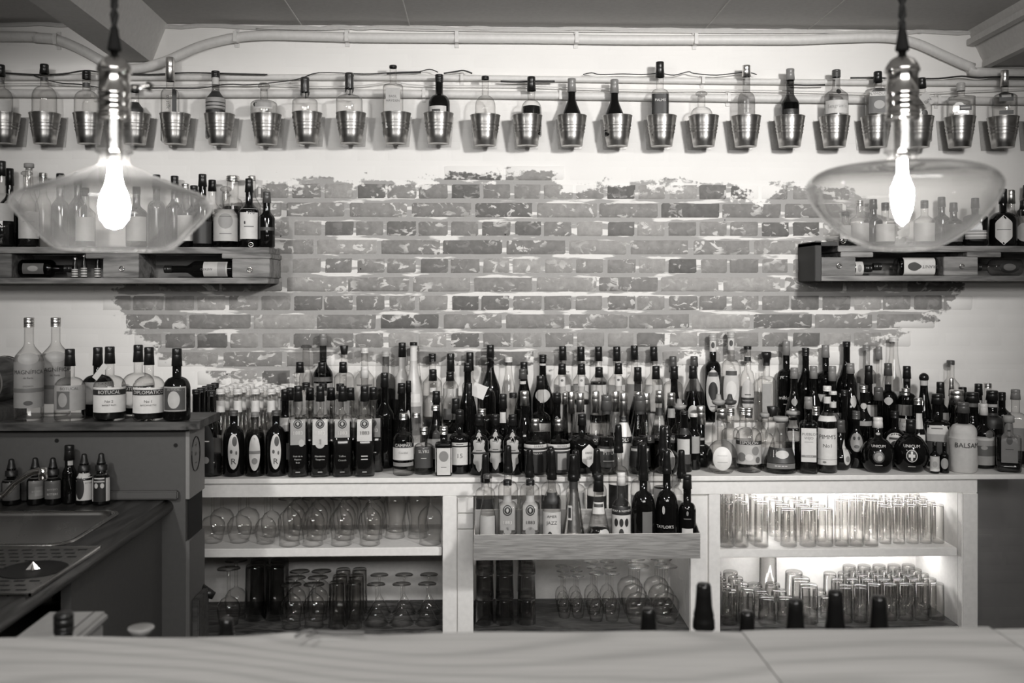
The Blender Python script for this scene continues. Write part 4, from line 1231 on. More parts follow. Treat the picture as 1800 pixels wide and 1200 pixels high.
put('''
A 372 686 36 win c.27k K10 k=syrup_bottle | a .05 .62 .8 .012 -.55; E .16 .24 .3 .3 -.5; R 0.414 0.426 0.32 .4 -.5 | clear sauce bottle with dark arched label, first bottle right of the half wall
A 405 721 37 bls k N9 k=syrup_bottle | e .12 .66 .52 .50; E .47 .62 .22 .07 .1; E .36 .42 .12 .08 -.2; E .34 .40 .08 .08 .25; t R .24 .8 .05 | black syrup bottle with pale oval flower label, left of the grey one
A 436 724 37 bls g.7g G8 k=syrup_bottle | e .10 .66 .56 .56; R .36 .41 .55 .2; E .2 .3 .28 .22; t R .60 .2 .1 | grey see-through syrup bottle with pale oval label between two black ones
A 473 721 38 bls k N9 k=syrup_bottle | e .12 .66 .52 .50; E .47 .62 .22 .07 .1; E .36 .42 .12 .08 -.2; E .34 .40 .08 .08 .25; t R .24 .8 .05 | black syrup bottle with pale oval flower label, right of the grey one
B 501 684 30 std k K20 k=syrup_bottle | r .50 .66 .9 .48 -.2; r .16 .36 .9 .45 -.2; t 15 .43 .3 .5 -.2 | black bottle with two white square labels squeezed beside the square syrup bottles
A 524 678 35.5 sqr c.66k K27 k=syrup_bottle Y=3.612 | r .36 .64 .72 .30; E .54 .64 .42 .015; E .552 .628 .34 .3; E .56 .62 .29 .015; V .572 .61 .14 .4; t 1883 .49 .50 .6; e .34 .42 .28 .42 .35; t Fruit_de_la .235 .22 .5; t Passion .2 .22 .5; t fruit .165 .22 .5; R 0.054 0.066 0.22 .3 | square syrup bottle with round rooster emblem and passion fruit picture, first of the front four
A 561 678 35.5 sqr c.66k K27 k=syrup_bottle Y=3.612 | r .36 .64 .72 .48; E .54 .64 .42 .015; E .552 .628 .34 .3; E .56 .62 .29 .015; V .572 .61 .14 .4; t 1883 .49 .50 .7; e .32 .42 .45 .45; t Mandarine .235 .24 .5; t Tangerine .2 .22 .5; R 0.054 0.066 0.22 .3 | square syrup bottle with pale label and mandarin picture, second of the front four
A 598 678 35.5 sqr c.66k K27 k=syrup_bottle Y=3.612 | r .44 .64 .72 .34; E .54 .64 .42 .015; E .552 .628 .34 .3; E .56 .62 .29 .015; V .572 .61 .14 .4; t 1883 .49 .50 .6; t Toffee .235 .26 .3; t Crunch .19 .26 .3; R 0.054 0.066 0.22 .2 | square syrup bottle reading Toffee Crunch, third of the front four
A 635 678 35.5 sqr c.66k K27 k=syrup_bottle Y=3.612 | r .40 .64 .72 .52; E .54 .64 .42 .015; E .552 .628 .34 .3; E .56 .62 .29 .015; V .572 .61 .14 .4; t 1883 .49 .50 .08; R 0.229 0.241 0.32 .5; R 0.194 0.206 0.32 .5; R 0.054 0.066 0.22 .3 | square syrup bottle with pale label, rightmost of the front four
B 510 681 32 sqr c.66k K22 k=syrup_bottle | r .40 .64 .7 .3; t 1883 .5 .5 .6 | square black-capped syrup bottle | second row square syrup bottles
B 545 681 32 sqr c.66k K22 k=syrup_bottle | r .40 .64 .7 .3; t 1883 .5 .5 .6 | square black-capped syrup bottle | second row square syrup bottles
B 580 681 32 sqr c.66k K22 k=syrup_bottle | r .40 .64 .7 .3; t 1883 .5 .5 .6 | square black-capped syrup bottle | second row square syrup bottles
B 616 681 32 sqr c.66k K22 k=syrup_bottle | r .40 .64 .7 .3; t 1883 .5 .5 .6 | square black-capped syrup bottle | second row square syrup bottles
B 656 680 35 sqr c.66k K22 k=syrup_bottle | r .42 .64 .72 .2; E .54 .63 .35 .02; t 1883 .5 .5 .6; R 0.234 0.246 0.32 .45 | square black-capped syrup bottle | second row square syrup bottles
C 526 672 30 std c.5k K13 | | ridged black-capped clear bottle @
C 564 673 30 std c.5k K13 | | ridged black-capped clear bottle @
C 602 674 30 std c.5k K13 | | ridged black-capped clear bottle @
D 527 636 33 std c K19 | r .35 .6 1 .4 | clear rum bottle with black scripted cap, left of the brown wine bottle foot
D 566 636 33 std c.3g K19 | r .35 .6 1 .4 | clear rum bottle with black scripted cap, under the brown wine bottle
D 603 636 33 std c K19 | r .30 .55 1 .4; r .56 .62 1 .03 | clear rum bottle with black scripted cap, right of the brown wine bottle
E 538 606 24 std c V9 | | slim clear bottle with tiny glass stopper at the left end of the top step
E 568 586 34 win d.75k G21 | r .2 .45 1.2 .3; R .47 .52 1.2 .12; t 60 .38 .3 .1 .3 | tall dark wine bottle with grey foil, tallest at the left end
E 601 607 42 rnd c R16 | | round clear bottle with black tapered rubber stopper, rear left
E 629 611 36 std c W9 | v .22 .52 .7 .5; R .50 .52 .9 .2 | clear bottle with small white cap and shield label, rear left
D 641 643 22 std f W21 | | slim frosted bottle with tall pale cap in front of the crown-stoppered one
E 662 617 34 rnd g.5k L9 | | dark bottle with shiny crown stopper on long neck, rear left
E 691 602 30 std m K25 | r .05 .30 1.3 .02 | frosted pale bottle with long black cap, rear left
E 715 607 24 lng c S10 | r .5 .62 1 .5 | clear narrow bottle with ridged grey cap beside the milky bottle
D 727 601 34 lng m K6 rn=6 Y=3.85 | r .82 .95 1.1 .62; r .42 .50 .8 .62; r .1 .38 1 .2 | milky bottle with white neck and tiny black tip, rear left of centre
E 748 621 34 std c K14 | r .1 .4 1.2 .5 | clear bottle with plain black cap just left of the square-necked pair
C 676 655 32 std k K25 | | black bottle with tall black foil standing behind the last square syrup bottle
C 690 673 34 std k K18 | | black bottle with ridged cap crowding behind the square syrup bottles
C 714 669 33 cog k K20 | v .5 .66 .6 .5 | black bottle with round cap and white shoulder crest, left of centre
D 757 649 36 rnd c K20 | r .05 .35 1.3 .02; r .7 .76 1 .55 | clear round-shouldered bottle with black cap and dark lower label
E 786 621 28 std c K32 | R .86 .92 1 .3; r .1 .5 1.2 .5 | clear bottle with very tall black foil capsule and small crest, left of centre
D 791 653 26 std c.5g K16 | r .35 .5 1 .2 | slim clear bottle with short black cap below the tall foil one
C 767 687 38 cog k K20 | e .30 .50 .5 .03 | black bottle whose foil rises before a pale oval shape, above the amaretto label
C 785 700 34 std g.5k K26 | r .1 .5 1.1 .3 | dim bottle with wide black cap above the white square label
D 820 637 32 bur k K16 | | black bottle with bulbous stopper left of the glass decanter
E 826 619 28 std c K32 | r .1 .5 1.2 .5 | clear bottle with very tall black foil behind the bulb-stoppered one
D 815 662 22 std c W7 | | narrow clear bottle with stubby white cap left of the decanter
C 809 673 30 bur k K40 | | slim black bottle with tall dark foil in front of the decanter
D 846 628 44 rnd c.40k V26 rn=9 | | clear decanter with faceted glass stopper and hanging white paper tag
E 862 606 42 bur k K22 | | tall black sloping bottle behind the glass decanter
''')
put('''
A 709 726 37 ded c S11 | r .26 .53 1.28 .55; R .46 .53 1.28 .015; t CAMPARI .496 .40 .62; t Cordial .38 .28 .25; r .16 .22 1.2 .22 | clear bottle with white label under a black banner, below the silver cap left of centre
A 745 750 35 rnd c.62g S13 | r .15 .60 1.1 .045; t SLYRS .50 .42 .5; R 0.354 0.366 0.26 .4 | squat grey bottle with thistle-topped dark label between banner bottle and square white label
A 780 749 30 sqb k S14 Y=3.612 | r .03 .58 .95 .52; E .30 .52 .55 .20; R 0.184 0.196 0.32 .1 | square black bottle with tall white picture label, front row left of number 15
A 808 720 37 rnd k K23 | r .45 .50 .9 .45; R 0.469 0.481 0.35 .05; r .15 .43 .9 .55; t 15 .29 .62 .08 | black bottle with white label numbered 15
A 838 728 35 ded k K19 | o .12 .66 .85 .34; R .36 .39 .95 .02; R 0.554 0.566 0.32 .05; R 0.414 0.426 0.29 .05 | black bottle | front bottles with ornate grey cartouche labels
A 869 728 35 ded k K19 | o .12 .66 .85 .34; R .36 .39 .95 .02; R 0.554 0.566 0.32 .05; R 0.414 0.426 0.29 .05 | black bottle | front bottles with ornate grey cartouche labels
A 901 728 35 ded k K19 | o .12 .66 .85 .34; R .36 .39 .95 .02; R 0.554 0.566 0.32 .05; R 0.414 0.426 0.29 .05 | black bottle | front bottles with ornate grey cartouche labels
B 731 725 34 std c S8 | r .2 .5 1.2 .58; R 0.394 0.406 0.50 .3 .3 | clear bottle with pale label and light cap behind the banner bottle
B 765 712 32 std c.4k S9 | r .2 .5 1 .4 | clear light-capped bottle @
B 847 718 30 win c S12 | | clear bottle with silver cap rising behind the cartouche labels
B 884 692 33 std k K26 | r .62 .76 .9 .52 | black bottle with white neck square behind the cartouche labels
C 893 690 28 std c K9 | | clear black-capped bottle @
B 922 687 36 bur k S25 rn=7 | | dark champagne-shaped bottle with silver foil collar, centre
A 941 736 41 rnd c S21 | r .05 .50 1.2 .022; R .5 .56 1.25 .5; t SIERRA .53 .28 .05 .3; t TEQUILA .4 .2 .5 .2; R .44 .46 1.25 .6 | clear tequila bottle with silver cap and slanted banner, left of its twin
A 982 736 41 rnd c S21 | r .05 .50 1.2 .022; R .5 .56 1.25 .5; t SIERRA .53 .28 .05 .3; R .1 .40 .4 .3 .3; R .44 .46 1.25 .6 | clear tequila bottle with silver cap and slanted banner, right of its twin
A 1023 727 46 dom k K20 rz=14 | h .14 .48 .55 .58 .3; t ERING .36 .22 .06 .3; t 100 .27 .34 .03 .3 | bulky black bottle with white tag label, centre front
C 950 660 38 sqt c.42k K24 | | clear bottle with long thin neck and black cap half full of dark spirit
C 963 690 28 std k K17 | | slim black bottle with ridged black cap just right of the thin-necked one
C 977 690 31 lng d.5k S20 | r .1 .3 1.2 .02; t BOLS .22 .4 .6 | liqueur bottle | silver-capsuled row across the middle
C 1004 688 31 lng c.4k S38 | r .30 .42 1.2 .02; t BOLS .36 .5 .6 | liqueur bottle | silver-capsuled row across the middle
B 1020 690 31 lng c.5k S34 | r .30 .42 1.2 .02; t BOLS .36 .5 .6 | liqueur bottle | silver-capsuled row across the middle
C 1043 687 31 lng c.5g S38 | r .30 .42 1.2 .02; t BOLS .36 .5 .6 | liqueur bottle | silver-capsuled row across the middle
C 1082 687 31 lng c.4g S36 | r .30 .42 1.2 .02; t BOLS .36 .5 .6 | liqueur bottle | silver-capsuled row across the middle
B 1096 690 33 lng w S40 | r .62 .74 1.25 .015; t Natural .70 .34 .6; t Yoghurt .65 .34 .6; r .36 .44 1.28 .015; t BOLS .40 .5 .65 | white opaque liqueur bottle with two black bands and silver capsule
C 1121 688 31 lng c.4k S8 | r .30 .42 1.2 .02 | liqueur bottle | silver-capsuled row across the middle
B 1136 690 31 lng c.5g S34 | r .36 .46 1.2 .02; t BOLS .41 .5 .6 | liqueur bottle | silver-capsuled row across the middle
B 1159 686 31 lng c.6g S22 | r .68 .78 1.2 .03; r .36 .46 1.2 .02; t BOLS .41 .5 .6 | liqueur bottle | silver-capsuled row across the middle
B 1176 690 32 lng c.5k S22 | r .68 .80 1.2 .25; r .36 .46 1.2 .02; t BOLS .41 .5 .6 | liqueur bottle | silver-capsuled row across the middle
A 1060 694 40 con c.52k N27 rn=8.5 | r .76 .81 1.1 .03; r .1 .36 1.2 .03; R .30 .33 1.1 .5; t PITÚ .28 .5 .6 .2; R 0.174 0.186 0.48 .5 .2 | cone-shouldered clear bottle with wide brown cap and black label, left one
A 1125 694 40 con c.52k N27 rn=8.5 | r .76 .81 1.1 .03; r .1 .36 1.2 .03; R .30 .33 1.1 .5; t PITÚ .28 .5 .6 .2; R 0.174 0.186 0.48 .5 .2 | cone-shouldered clear bottle with wide brown cap and black label, right one
A 1172 747 46 gl2 k P20 rz=10 | e .08 .52 .5 .5; E .12 .48 .42 .35 | round black flask bottle with pale round emblem, centre right front
A 1203 722 27 std k K6 | r .62 .72 1 .02; r .30 .55 .9 .5 -.2; R .14 .3 .9 .05 | narrow dark bottle with white-collared black cap and pale label, front centre right
B 1217 726 24 std k W6 | r .3 .6 1 .3 | dark small bottle with white cap crowded behind the narrow dark front bottle
B 1230 713 54 gl2 k S32 rn=7 | r .44 .48 1 .3; R 0.354 0.366 0.50 .35 | black globe bottle with long silver foil neck beside the white-disc bottle
''')
put('''
E 890 627 26 lng c W9 | | clear slender bottle with white cap above the champagne-shaped bottle
E 905 636 26 lng k K22 | | slim black bottle with long black foil right of the white-capped slender one
D 919 648 34 bur g.5k N18 | R .80 .84 1 .5 | brown bottle with dark collared cap and pale neck rings
E 945 623 40 cog k K12 | R .84 .87 1 .5; v .3 .5 .9 .4 | black broad-shouldered bottle with white neck ring, left of the clear rum line
E 977 608 32 win c K25 | r .1 .5 1.1 .5 | clear rum bottle | black-capped clear line on the top step
E 1009 609 32 win c.56k K25 | r .1 .5 1.1 .5 | clear rum bottle | black-capped clear line on the top step
E 1040 609 32 win c.60g K25 | r .1 .5 1.1 .5 | clear rum bottle | black-capped clear line on the top step
E 1072 609 32 win c K25 | r .1 .5 1.1 .5 | clear rum bottle | black-capped clear line on the top step
E 1103 607 32 win c K25 | r .1 .5 1.1 .5 | clear rum bottle | black-capped clear line on the top step
E 1133 609 32 win c K25 | r .1 .5 1.1 .5 | clear rum bottle | black-capped clear line on the top step
D 988 639 32 rnd c K19 | r .72 .84 1.1 .58; e .78 .81 .4 .1; r .15 .5 1.2 .4 | clear black-capped bottle | white-necked bottles on the lower step
D 1022 639 32 rnd c.6k K19 | r .72 .84 1.1 .58; e .78 .81 .4 .2; r .15 .5 1.2 .4 | clear black-capped bottle | white-necked bottles on the lower step
D 1053 645 28 std c K18 | | clear straight-necked bottle with black cap between white-necked ones
D 1087 638 32 rnd c.5g K19 | r .72 .84 1.1 .58; e .78 .81 .4 .1; r .15 .5 1.2 .4 | clear black-capped bottle | white-necked bottles on the lower step
D 1119 645 34 cog d.5k K25 | | grey translucent bottle with black scripted cap amid the white-necked row
D 1151 643 30 std c.45k K23 | r .1 .4 1.2 .55 | clear bottle with tall black cap right of the grey translucent one
D 1183 643 38 cog k K23 | R .86 .88 1 .4 | black sloping bottle with black cap left of the sombrero cap
D 1216 642 38 bur g K23 | e .3 .5 .6 .4 | grey glass bottle with black cap right of the sombrero cap
E 1167 626 34 rnd c N28 | | clear round bottle with long dark brown wax neck, rear right of centre
E 1204 626 40 bur g.5g N18 | | brownish sloping bottle with brown cap behind the sombrero caps
E 1237 587 33 rnd k L10 | r .80 .93 1.1 .55; E .84 .91 .5 .05; e .12 .60 .95 .50; R .52 .57 .6 .06; V .24 .46 .6 .015; R 0.174 0.186 0.32 .1 | tall black tequila bottle with ornate pale oval label and black shield
E 1269 583 33 rnd c L10 | r .80 .93 1.1 .55; E .84 .91 .5 .05; e .12 .60 .95 .52; R .52 .57 .6 .06; V .24 .46 .6 .62; R 0.174 0.186 0.32 .1 | tall clear tequila bottle with ornate pale oval label and white shield
E 1298 608 32 dom c K6 | R .80 .86 1.1 .02; e .14 .56 .95 .5; R .24 .32 .95 .03; t TRADICIONAL .28 .25 .6; R 0.354 0.366 0.40 .05 | clear bottle with tiny black cap and large oval label with black stripe
E 1331 618 36 sqr c J22 | R .80 .88 1.1 .02; r .12 .55 .5 .3 | square clear bottle with wide black stopper, rear right
D 1334 655 30 glo c - rn=6 | | clear long-necked round decanter behind the dome bottle
A 1194 700 30 std c H k=liquor_bottle Y=3.74 | r .2 .5 1 .4 | clear bottle wearing a light sombrero-shaped cap, leftmost of the hat-capped bottles
C 1216 702 26 std c B16 | | small clear bottle with black ball stopper beside the sombrero cap
C 1251 692 30 std c H | r .55 .75 1 .3 | clear bottle wearing a light flat hat cap, above the white-disc globe bottle
C 1295 692 30 std c Hd | r .70 .80 1 .1 | clear bottle wearing a dark flat hat cap, under the striped oval label
A 1269 718 55 glo c S20 rn=8 | e .07 .43 .62 .66; R 0.294 0.306 0.32 .45; R 0.194 0.206 0.32 .45 | globe-shaped clear bottle with big round white label, front row
A 1316 716 45 ded c S13 | r .84 .89 1.2 .03; r .14 .50 1.25 .42; R .44 .50 1.27 .03; t ESPOLÓN .47 .34 .6; E .18 .32 .35 .14 -.6; E .28 .42 .3 .2 .5; E .2 .3 .3 .55 0; E .16 .26 .2 .12 .7 | clear dome bottle with busy illustrated label and grey-collared silver cap
A 1372 732 56 con c.38g C11 rn=10 flat=.9 | r .20 .46 1.2 .025; E .28 .42 .5 .45 .1; r .30 .42 .25 .5 -.6; r .10 .19 1 .16; R 0.144 0.156 0.38 .6 | squat clear flask with wide neck, black band label and glass-topped cork
A 1417 697 31 sqb c.5g G21 Y=3.615 | r .16 .60 .82 .56; t PUEBLO .52 .42 .1; t VIEJO .47 .42 .1; R 0.414 0.426 0.48 .35; R .22 .25 .8 .2; t TEQUILA .235 .22 .6 | square bottle with tall white panel label and ribbed grey cap, front right
A 1454 678 35 std c.42k W9 | r .60 .66 1.25 .55; r .10 .52 1.1 .60; t PIMM'S .42 .58 .04; t No1 .32 .5 .06; R .16 .165 1.1 .2; E .12 .145 .18 .2 -.3; r .80 .88 1.1 .5 | tall bottle with large white label ending in No1, front right
B 1284 717 32 rnd c S13 | r .2 .5 1.1 .3 | clear bottle with silver cap peeping right behind the white-disc globe bottle
B 1302 716 34 rnd c.4k S12 | r .3 .5 1.1 .3 | clear bottle with dark spirit behind the busy illustrated bottle's left shoulder
C 1246 752 28 fla c.3k S9 | r .35 .75 .8 .5 | small clear bottle with white square label behind the long silver foil neck
C 1358 714 26 std c R18 rn=8 | | clear bottle with dark wide stopper left of the squat flask
B 1344 726 34 dom c.35k C10 | r .1 .4 1 .3 | clear bottle with cork between the illustrated bottle and the squat flask
B 1394 722 40 con c.5k C9 rn=9 | | clear flask half hidden behind the squat black-banded flask
C 1394 718 46 sqb k S16 | r .35 .8 .9 .4 -.1; R 0.694 0.706 0.48 .1 | dark boxy bottle with pale framed label behind the white panel bottle
B 1434 714 26 std k S15 | r .2 .6 1 .3 | dark bottle with wide silver cap hidden between panel label and No1 bottle
''')
put('''
E 1366 599 35 rnd k G25 | t yz .56 .5 .6 -.5; t milágro .30 .55 .62; R 0.214 0.226 0.32 .5 | black bottle with grey foil and white handwriting on its side
E 1400 611 38 bur k K14 | | black sloping wine bottle right of the handwritten one
E 1439 606 36 rnd k G22 | r .26 .36 1.2 .5; t CA .31 .5 .05 | black bottle with grey foil and white strip label reading CA
E 1476 600 40 bur k K9 | r .3 .36 .9 .012; t NOILLY .33 .42 .65 | black sloping bottle with white capital letters, tallest in its group
E 1511 606 36 rnd f G10 | r .1 .5 1.1 .4 | frosted grey bottle with pale cap right of the lettered black bottle
E 1529 609 26 std c G23 | r .1 .35 1.2 .02; t PA .3 .5 .6 | clear bottle with rusty grey cap and dark label, rear right
E 1559 592 30 lng c W8 rn=7 | r .05 .36 1.2 .25 | very tall slender clear bottle with white cap, rear right
D 1396 646 38 bur k G19 | v .5 .6 .5 .2 | black bottle with plain grey cap before the tall sloping wine bottle
D 1430 643 38 bur k G22 | R .84 .86 1 .6 | black bottle with grey cap and white ring, second grey cap of three
D 1457 643 32 std k G26 | r .1 .4 1 .3 | black bottle with grey cap, third grey cap of three
D 1491 638 38 bur k G18 | v .45 .6 .5 .4 .4 | black bottle with brownish cap before the capital-lettered bottle
D 1523 642 32 std k K32 | r .35 .5 1 .4 | black bottle with very long black foil before the tall clear slender one
D 1549 638 38 rnd g.8k N22 | v .48 .58 .5 .4 | dark bottle with silver-grey foil before the tall clear slender one
D 1585 643 40 rnd k K22 | r .80 .90 1.2 .012; t 8 .85 .9 .6; r .2 .32 1.25 .5; R 0.254 0.266 0.50 .05 -.3; R .36 .5 .8 .2 -.3 | black bottle with white 8 on its collar
C 1464 687 30 std g.6k W6 | R .78 .86 1 .5; r .4 .5 1 .5 | grey bottle with white cap and white neck square behind the No1 bottle
C 1484 685 34 bur k K10 | | black bottle right behind the brown-capped globe with teardrop label
C 1518 677 36 win k S12 | v .70 .78 1.0 .45; r .5 .56 1.1 .3 | black bottle with silver cap and white cross-shaped shoulder label
C 1553 680 36 gl2 g.5g N23 rn=7 | r .1 .3 1 .02; R 0.294 0.306 0.50 .6 | brownish pear-shaped glass bottle with grey foil, right of the cross label
C 1588 682 34 bur c.45k S12 | r .45 .55 1.2 .4; t PASSO .5 .4 .1 | clear-necked bottle with silver ridged cap over dark liquid, right end group
B 1505 722 38 cog k N14 | e .30 .62 .7 .22; E .5 .56 .18 .03 -.3; E .5 .56 .18 .03 .3; E .36 .42 .25 .04 | black bottle with mottled round label between the teardrop and ball bottles
B 1486 738 42 gl2 k N21 rn=7.5 rz=20 | p .12 .62 .45 .48 .25; E .18 .3 .2 .2 .25 | black round bottle with brown cap and pale teardrop label
A 1543 733 58 glo k W18 rn=7.5 | E .68 .73 .5 .4; t UNICUM .50 .26 .6; e .20 .42 .34 .04; E .23 .39 .26 .2; E .24 .34 .13 .4 .06; R 0.154 0.166 0.22 .5 | black ball bottle with white ribbed cap and grey disc emblem
A 1601 737 62 glo k K22 rn=7.5 | t UNICUM .52 .26 .6; e .22 .46 .3 .55; E .235 .445 .26 .012; R .31 .37 .17 .6; R .25 .43 .055 .6; R 0.124 0.136 0.22 .6 | black ball bottle with white cross in a ring
B 1573 722 36 std k K12 | a .30 .62 .95 .52; R .5 .54 .6 .05; E .36 .48 .4 .03 | black bottle with white arched label between the two ball bottles
B 1614 699 30 bur k S12 | r .56 .78 .8 .5 .3; r .25 .48 1 .55 -.2; R 0.254 0.266 0.48 .05 | black bottle with silver cap and torn white neck paper, right of the ball bottles
A 1631 776 17 std k K6 k=miniature_bottle rn=3.5 Y=3.592 | r .08 .55 1.2 .45; E .2 .4 .5 .3; R .08 .16 1.2 .6 | tiny miniature bottle with pale label at the worktop edge, left of two
A 1648 777 16 std k K6 k=miniature_bottle rn=3.5 Y=3.596 | e .15 .5 .8 .3 | tiny dark miniature bottle at the worktop edge, right of two
B 1648 692 45 fla k K18 rn=9 | r .08 .58 .9 .55 -.1; R .10 .36 .72 .03 -.1; R .36 .46 .72 .3 -.1; R 0.534 0.546 0.42 .1 -.1 | large black flat bottle with framed white label behind the miniatures
A 1693 707 35 std k N18 rn=9 | | bottle wrapped in a cloth sack printed with large letters
B 1729 709 36 std k W20 | r .06 .50 1.28 .30; R .20 .36 1.28 .10; E .30 .36 .3 .3; R .44 .48 1 .5; e .48 .6 .4 .1 .5 | dark bottle with white cap and landscape label, right of the cloth sack
A 1773 730 40 sqb c.20k C18 rn=7 | a .18 .88 .65 .16; E .5 .65 .25 .06; R .72 .75 .35 .02; R 0.414 0.426 0.32 .05 | square clear bottle with cork and grey arched label at the far right end
D 1612 655 30 lng k B17 rn=6.5 | R .82 .96 1 .45 | black long-necked bottle with ball stopper, right rear
D 1622 674 30 lng k N17 | | black bottle with brown cap beside the ball stopper
D 1637 671 32 std k K28 | r .3 .5 1 .3 | black bottle with long black foil left of the silver-ridged cap
D 1656 664 30 std g.7k S32 | | bottle with tall silver-grey foil behind the big silver-ridged cap
C 1666 685 36 std c.45k S26 rn=11 | r .1 .32 1.1 .5 | clear wide-mouthed bottle with big silver ridged cap, right end
E 1671 633 30 std c N8 rn=6 | | clear bottle with small brown cork standing alone against the white wall
D 1676 680 28 std k K10 | | black bottle with flat black cap behind the cloth sack's left shoulder
C 1693 689 34 std k K18 rn=10 | R .8 .9 1 .1 | black wide-capped bottle behind the cloth sack
D 1708 674 30 std k K20 | r .5 .72 1.1 .55 | black bottle with white label side, right of the cloth sack top
D 1720 673 30 std c S9 rn=6 | | clear bottle with silver cork top behind the white-capped landscape bottle
C 1735 686 38 rnd k K17 rn=9 | R .78 .82 1 .4; R .5 .7 1 .03 | black bottle with broad black cap behind the white-capped landscape bottle
D 1755 689 34 std k K14 | | black bottle with ridged cap second from the far right end
C 1769 684 34 sqr c.4k G18 rn=7 | r .2 .5 .9 .2 | clear square bottle with pale cap behind the corked far right bottle
''')
# ---- steel rail: front and back rows
put('''
Q 857 833 30 lng c N7 k=liquor_bottle | r .1 .5 1 .4 | small clear bottle at the left end of the front rail row
Q 892 843 34 sqr c.3k K9 k=syrup_bottle | r .36 .80 .75 .30; E .55 .69 .48 .012; E .565 .675 .38 .3; E .575 .665 .32 .012; V .59 .65 .15 .4; t 1883 .46 .5 .6; e .3 .4 .4 .3 | clear square syrup bottle with white lettering in the steel rail, first of two
Q 932 843 34 sqr c.3k K9 k=syrup_bottle | r .36 .80 .75 .34; E .55 .69 .48 .012; E .565 .675 .38 .3; E .575 .665 .32 .012; V .59 .65 .15 .4; t 1883 .46 .5 .05; e .28 .4 .5 .25 | clear square syrup bottle with dark lettering in the steel rail, second of two
Q 970 790 33 std c P52 | r .05 .42 1.2 .5; t AMER .38 .4 .03; t JAZZ .32 .5 .03; E .12 .24 .3 .02 -.2; r .5 .6 .7 .02 | clear bottle with black pourer cover and pale label lettered in black, steel rail
Q 1006 798 40 con s P46 rn=8 | r .36 .50 .3 .5 -.5; R .38 .48 .18 .02 -.5; r .66 .80 1.1 .03 | shiny metal cone-shaped bottle with barcode sticker and black pourer cover
Q 1048 833 44 con c.40k K30 rn=8 | r .52 .66 1.1 .55; R .60 .64 .9 .05; v .05 .34 .7 .5 .5 | clear sloping bottle half full of dark spirit with black cap, steel rail
Q 1090 830 34 ded c W22 | r .06 .60 1.2 .52; R .50 .60 1.22 .015; t WRAY_&_NEPHEW .55 .30 .6; E .36 .46 .2 .02 -.55; E .36 .46 .2 .02 0; E .36 .46 .2 .02 .55; E .2 .34 .25 .03; t White .14 .36 .1 | clear bottle with white cap and label of three dark medallions, steel rail
Q 1129 778 41 dom k P66 | r .20 .40 .45 .12 .35; R .18 .2 .5 .4 .3 | black port bottle with small dark picture label and black pourer cover, steel rail
Q 1168 790 40 dom k P42 | e .40 .48 .12 .4 -.3; t TAYLOR'S .28 .36 .6 -.2 | black port bottle with white lettering and tapered pourer cover, steel rail
Q 1206 834 35 rnd k K24 | r .02 .34 .65 .5; R 0.454 0.466 0.42 .12; E .5 .56 .12 .2 | black wine bottle with foil and white lower label, right end of the rail
''')
tops = [(853, 797, 'c.45k'), (893, 782, 'c.3g'), (931, 788, 'c'), (968, 784, 'c.4k'), (1012, 790, 'c.3g'), (1049, 788, 'c.4k'), (1087, 745, 'c.4k'), (1126, 776, 'c.3g'), (1165, 748, 'c.5g'), (1198, 790, 'c')]
for i, (x, t, gl) in enumerate(tops):
    sh = 'rnd'
    lab = ['r .1 .45 1.1 .02', 'r .1 .4 1.1 .4', '', 'r .1 .45 1.1 .03', 'r .1 .5 1 .3', 'r .1 .45 1.2 .02', 'r .1 .45 1.2 .02', 'r .1 .42 1.2 .58; t MO .34 .4 .05', 'r .08 .42 1.1 .55; E .1 .3 .3 .2', 'r .1 .4 1 .4'][i]
    put('R %d %d 35 %s %s %s | %s | clear pourer-topped bottle | back row of the steel rail' % (x, t, sh, gl, 'P%d' % (50 if i != 1 else 48), lab))

# ---- dropper bitters on the sink counter
put('''
Z 20 806 32 rnd k D30 k=bitters_bottle | r .12 .55 1 .10 | black dropper bottle, leftmost on the sink counter
Z 62 804 28 rnd k D30 k=bitters_bottle | r .14 .58 1.1 .20 .3; R .2 .4 .5 .3 .5; t BITTERS .3 .3 .5 .2 | black dropper bottle with torn-edged grey label behind the tap spout
Z 93 804 28 rnd k D30 k=bitters_bottle | r .14 .58 1.1 .10; t BITTER'S .34 .32 .4; t BITTERS .24 .36 .5 | black dropper bottle with two lines of pale lettering on the sink counter
Z 120 782 24 std k K26 k=bitters_bottle Y=3.06 | r .66 .80 .6 .42 .3 | tall black bottle with silver neck strip, tallest on the sink counter
Z 148 797 30 rnd k D30 k=bitters_bottle | r .10 .62 1.2 .50 .3; E .12 .58 .5 .02 -.45; t BITTERS .44 .24 .05 .55 | black dropper bottle with white label and black round emblem on the sink counter
Z 178 796 30 rnd k D30 k=bitters_bottle | r .08 .60 1.2 .50; R .08 .60 .75 .012 -.2; R .52 .54 .6 .5 -.2; R .46 .48 .6 .5 -.2; E .34 .44 .2 .5 -.5; E .34 .44 .2 .5 .15; v .12 .30 .35 .5 -.2; V .15 .27 .24 .012 -.2 | black dropper bottle with a carved mask pattern, rightmost on the sink counter
''')
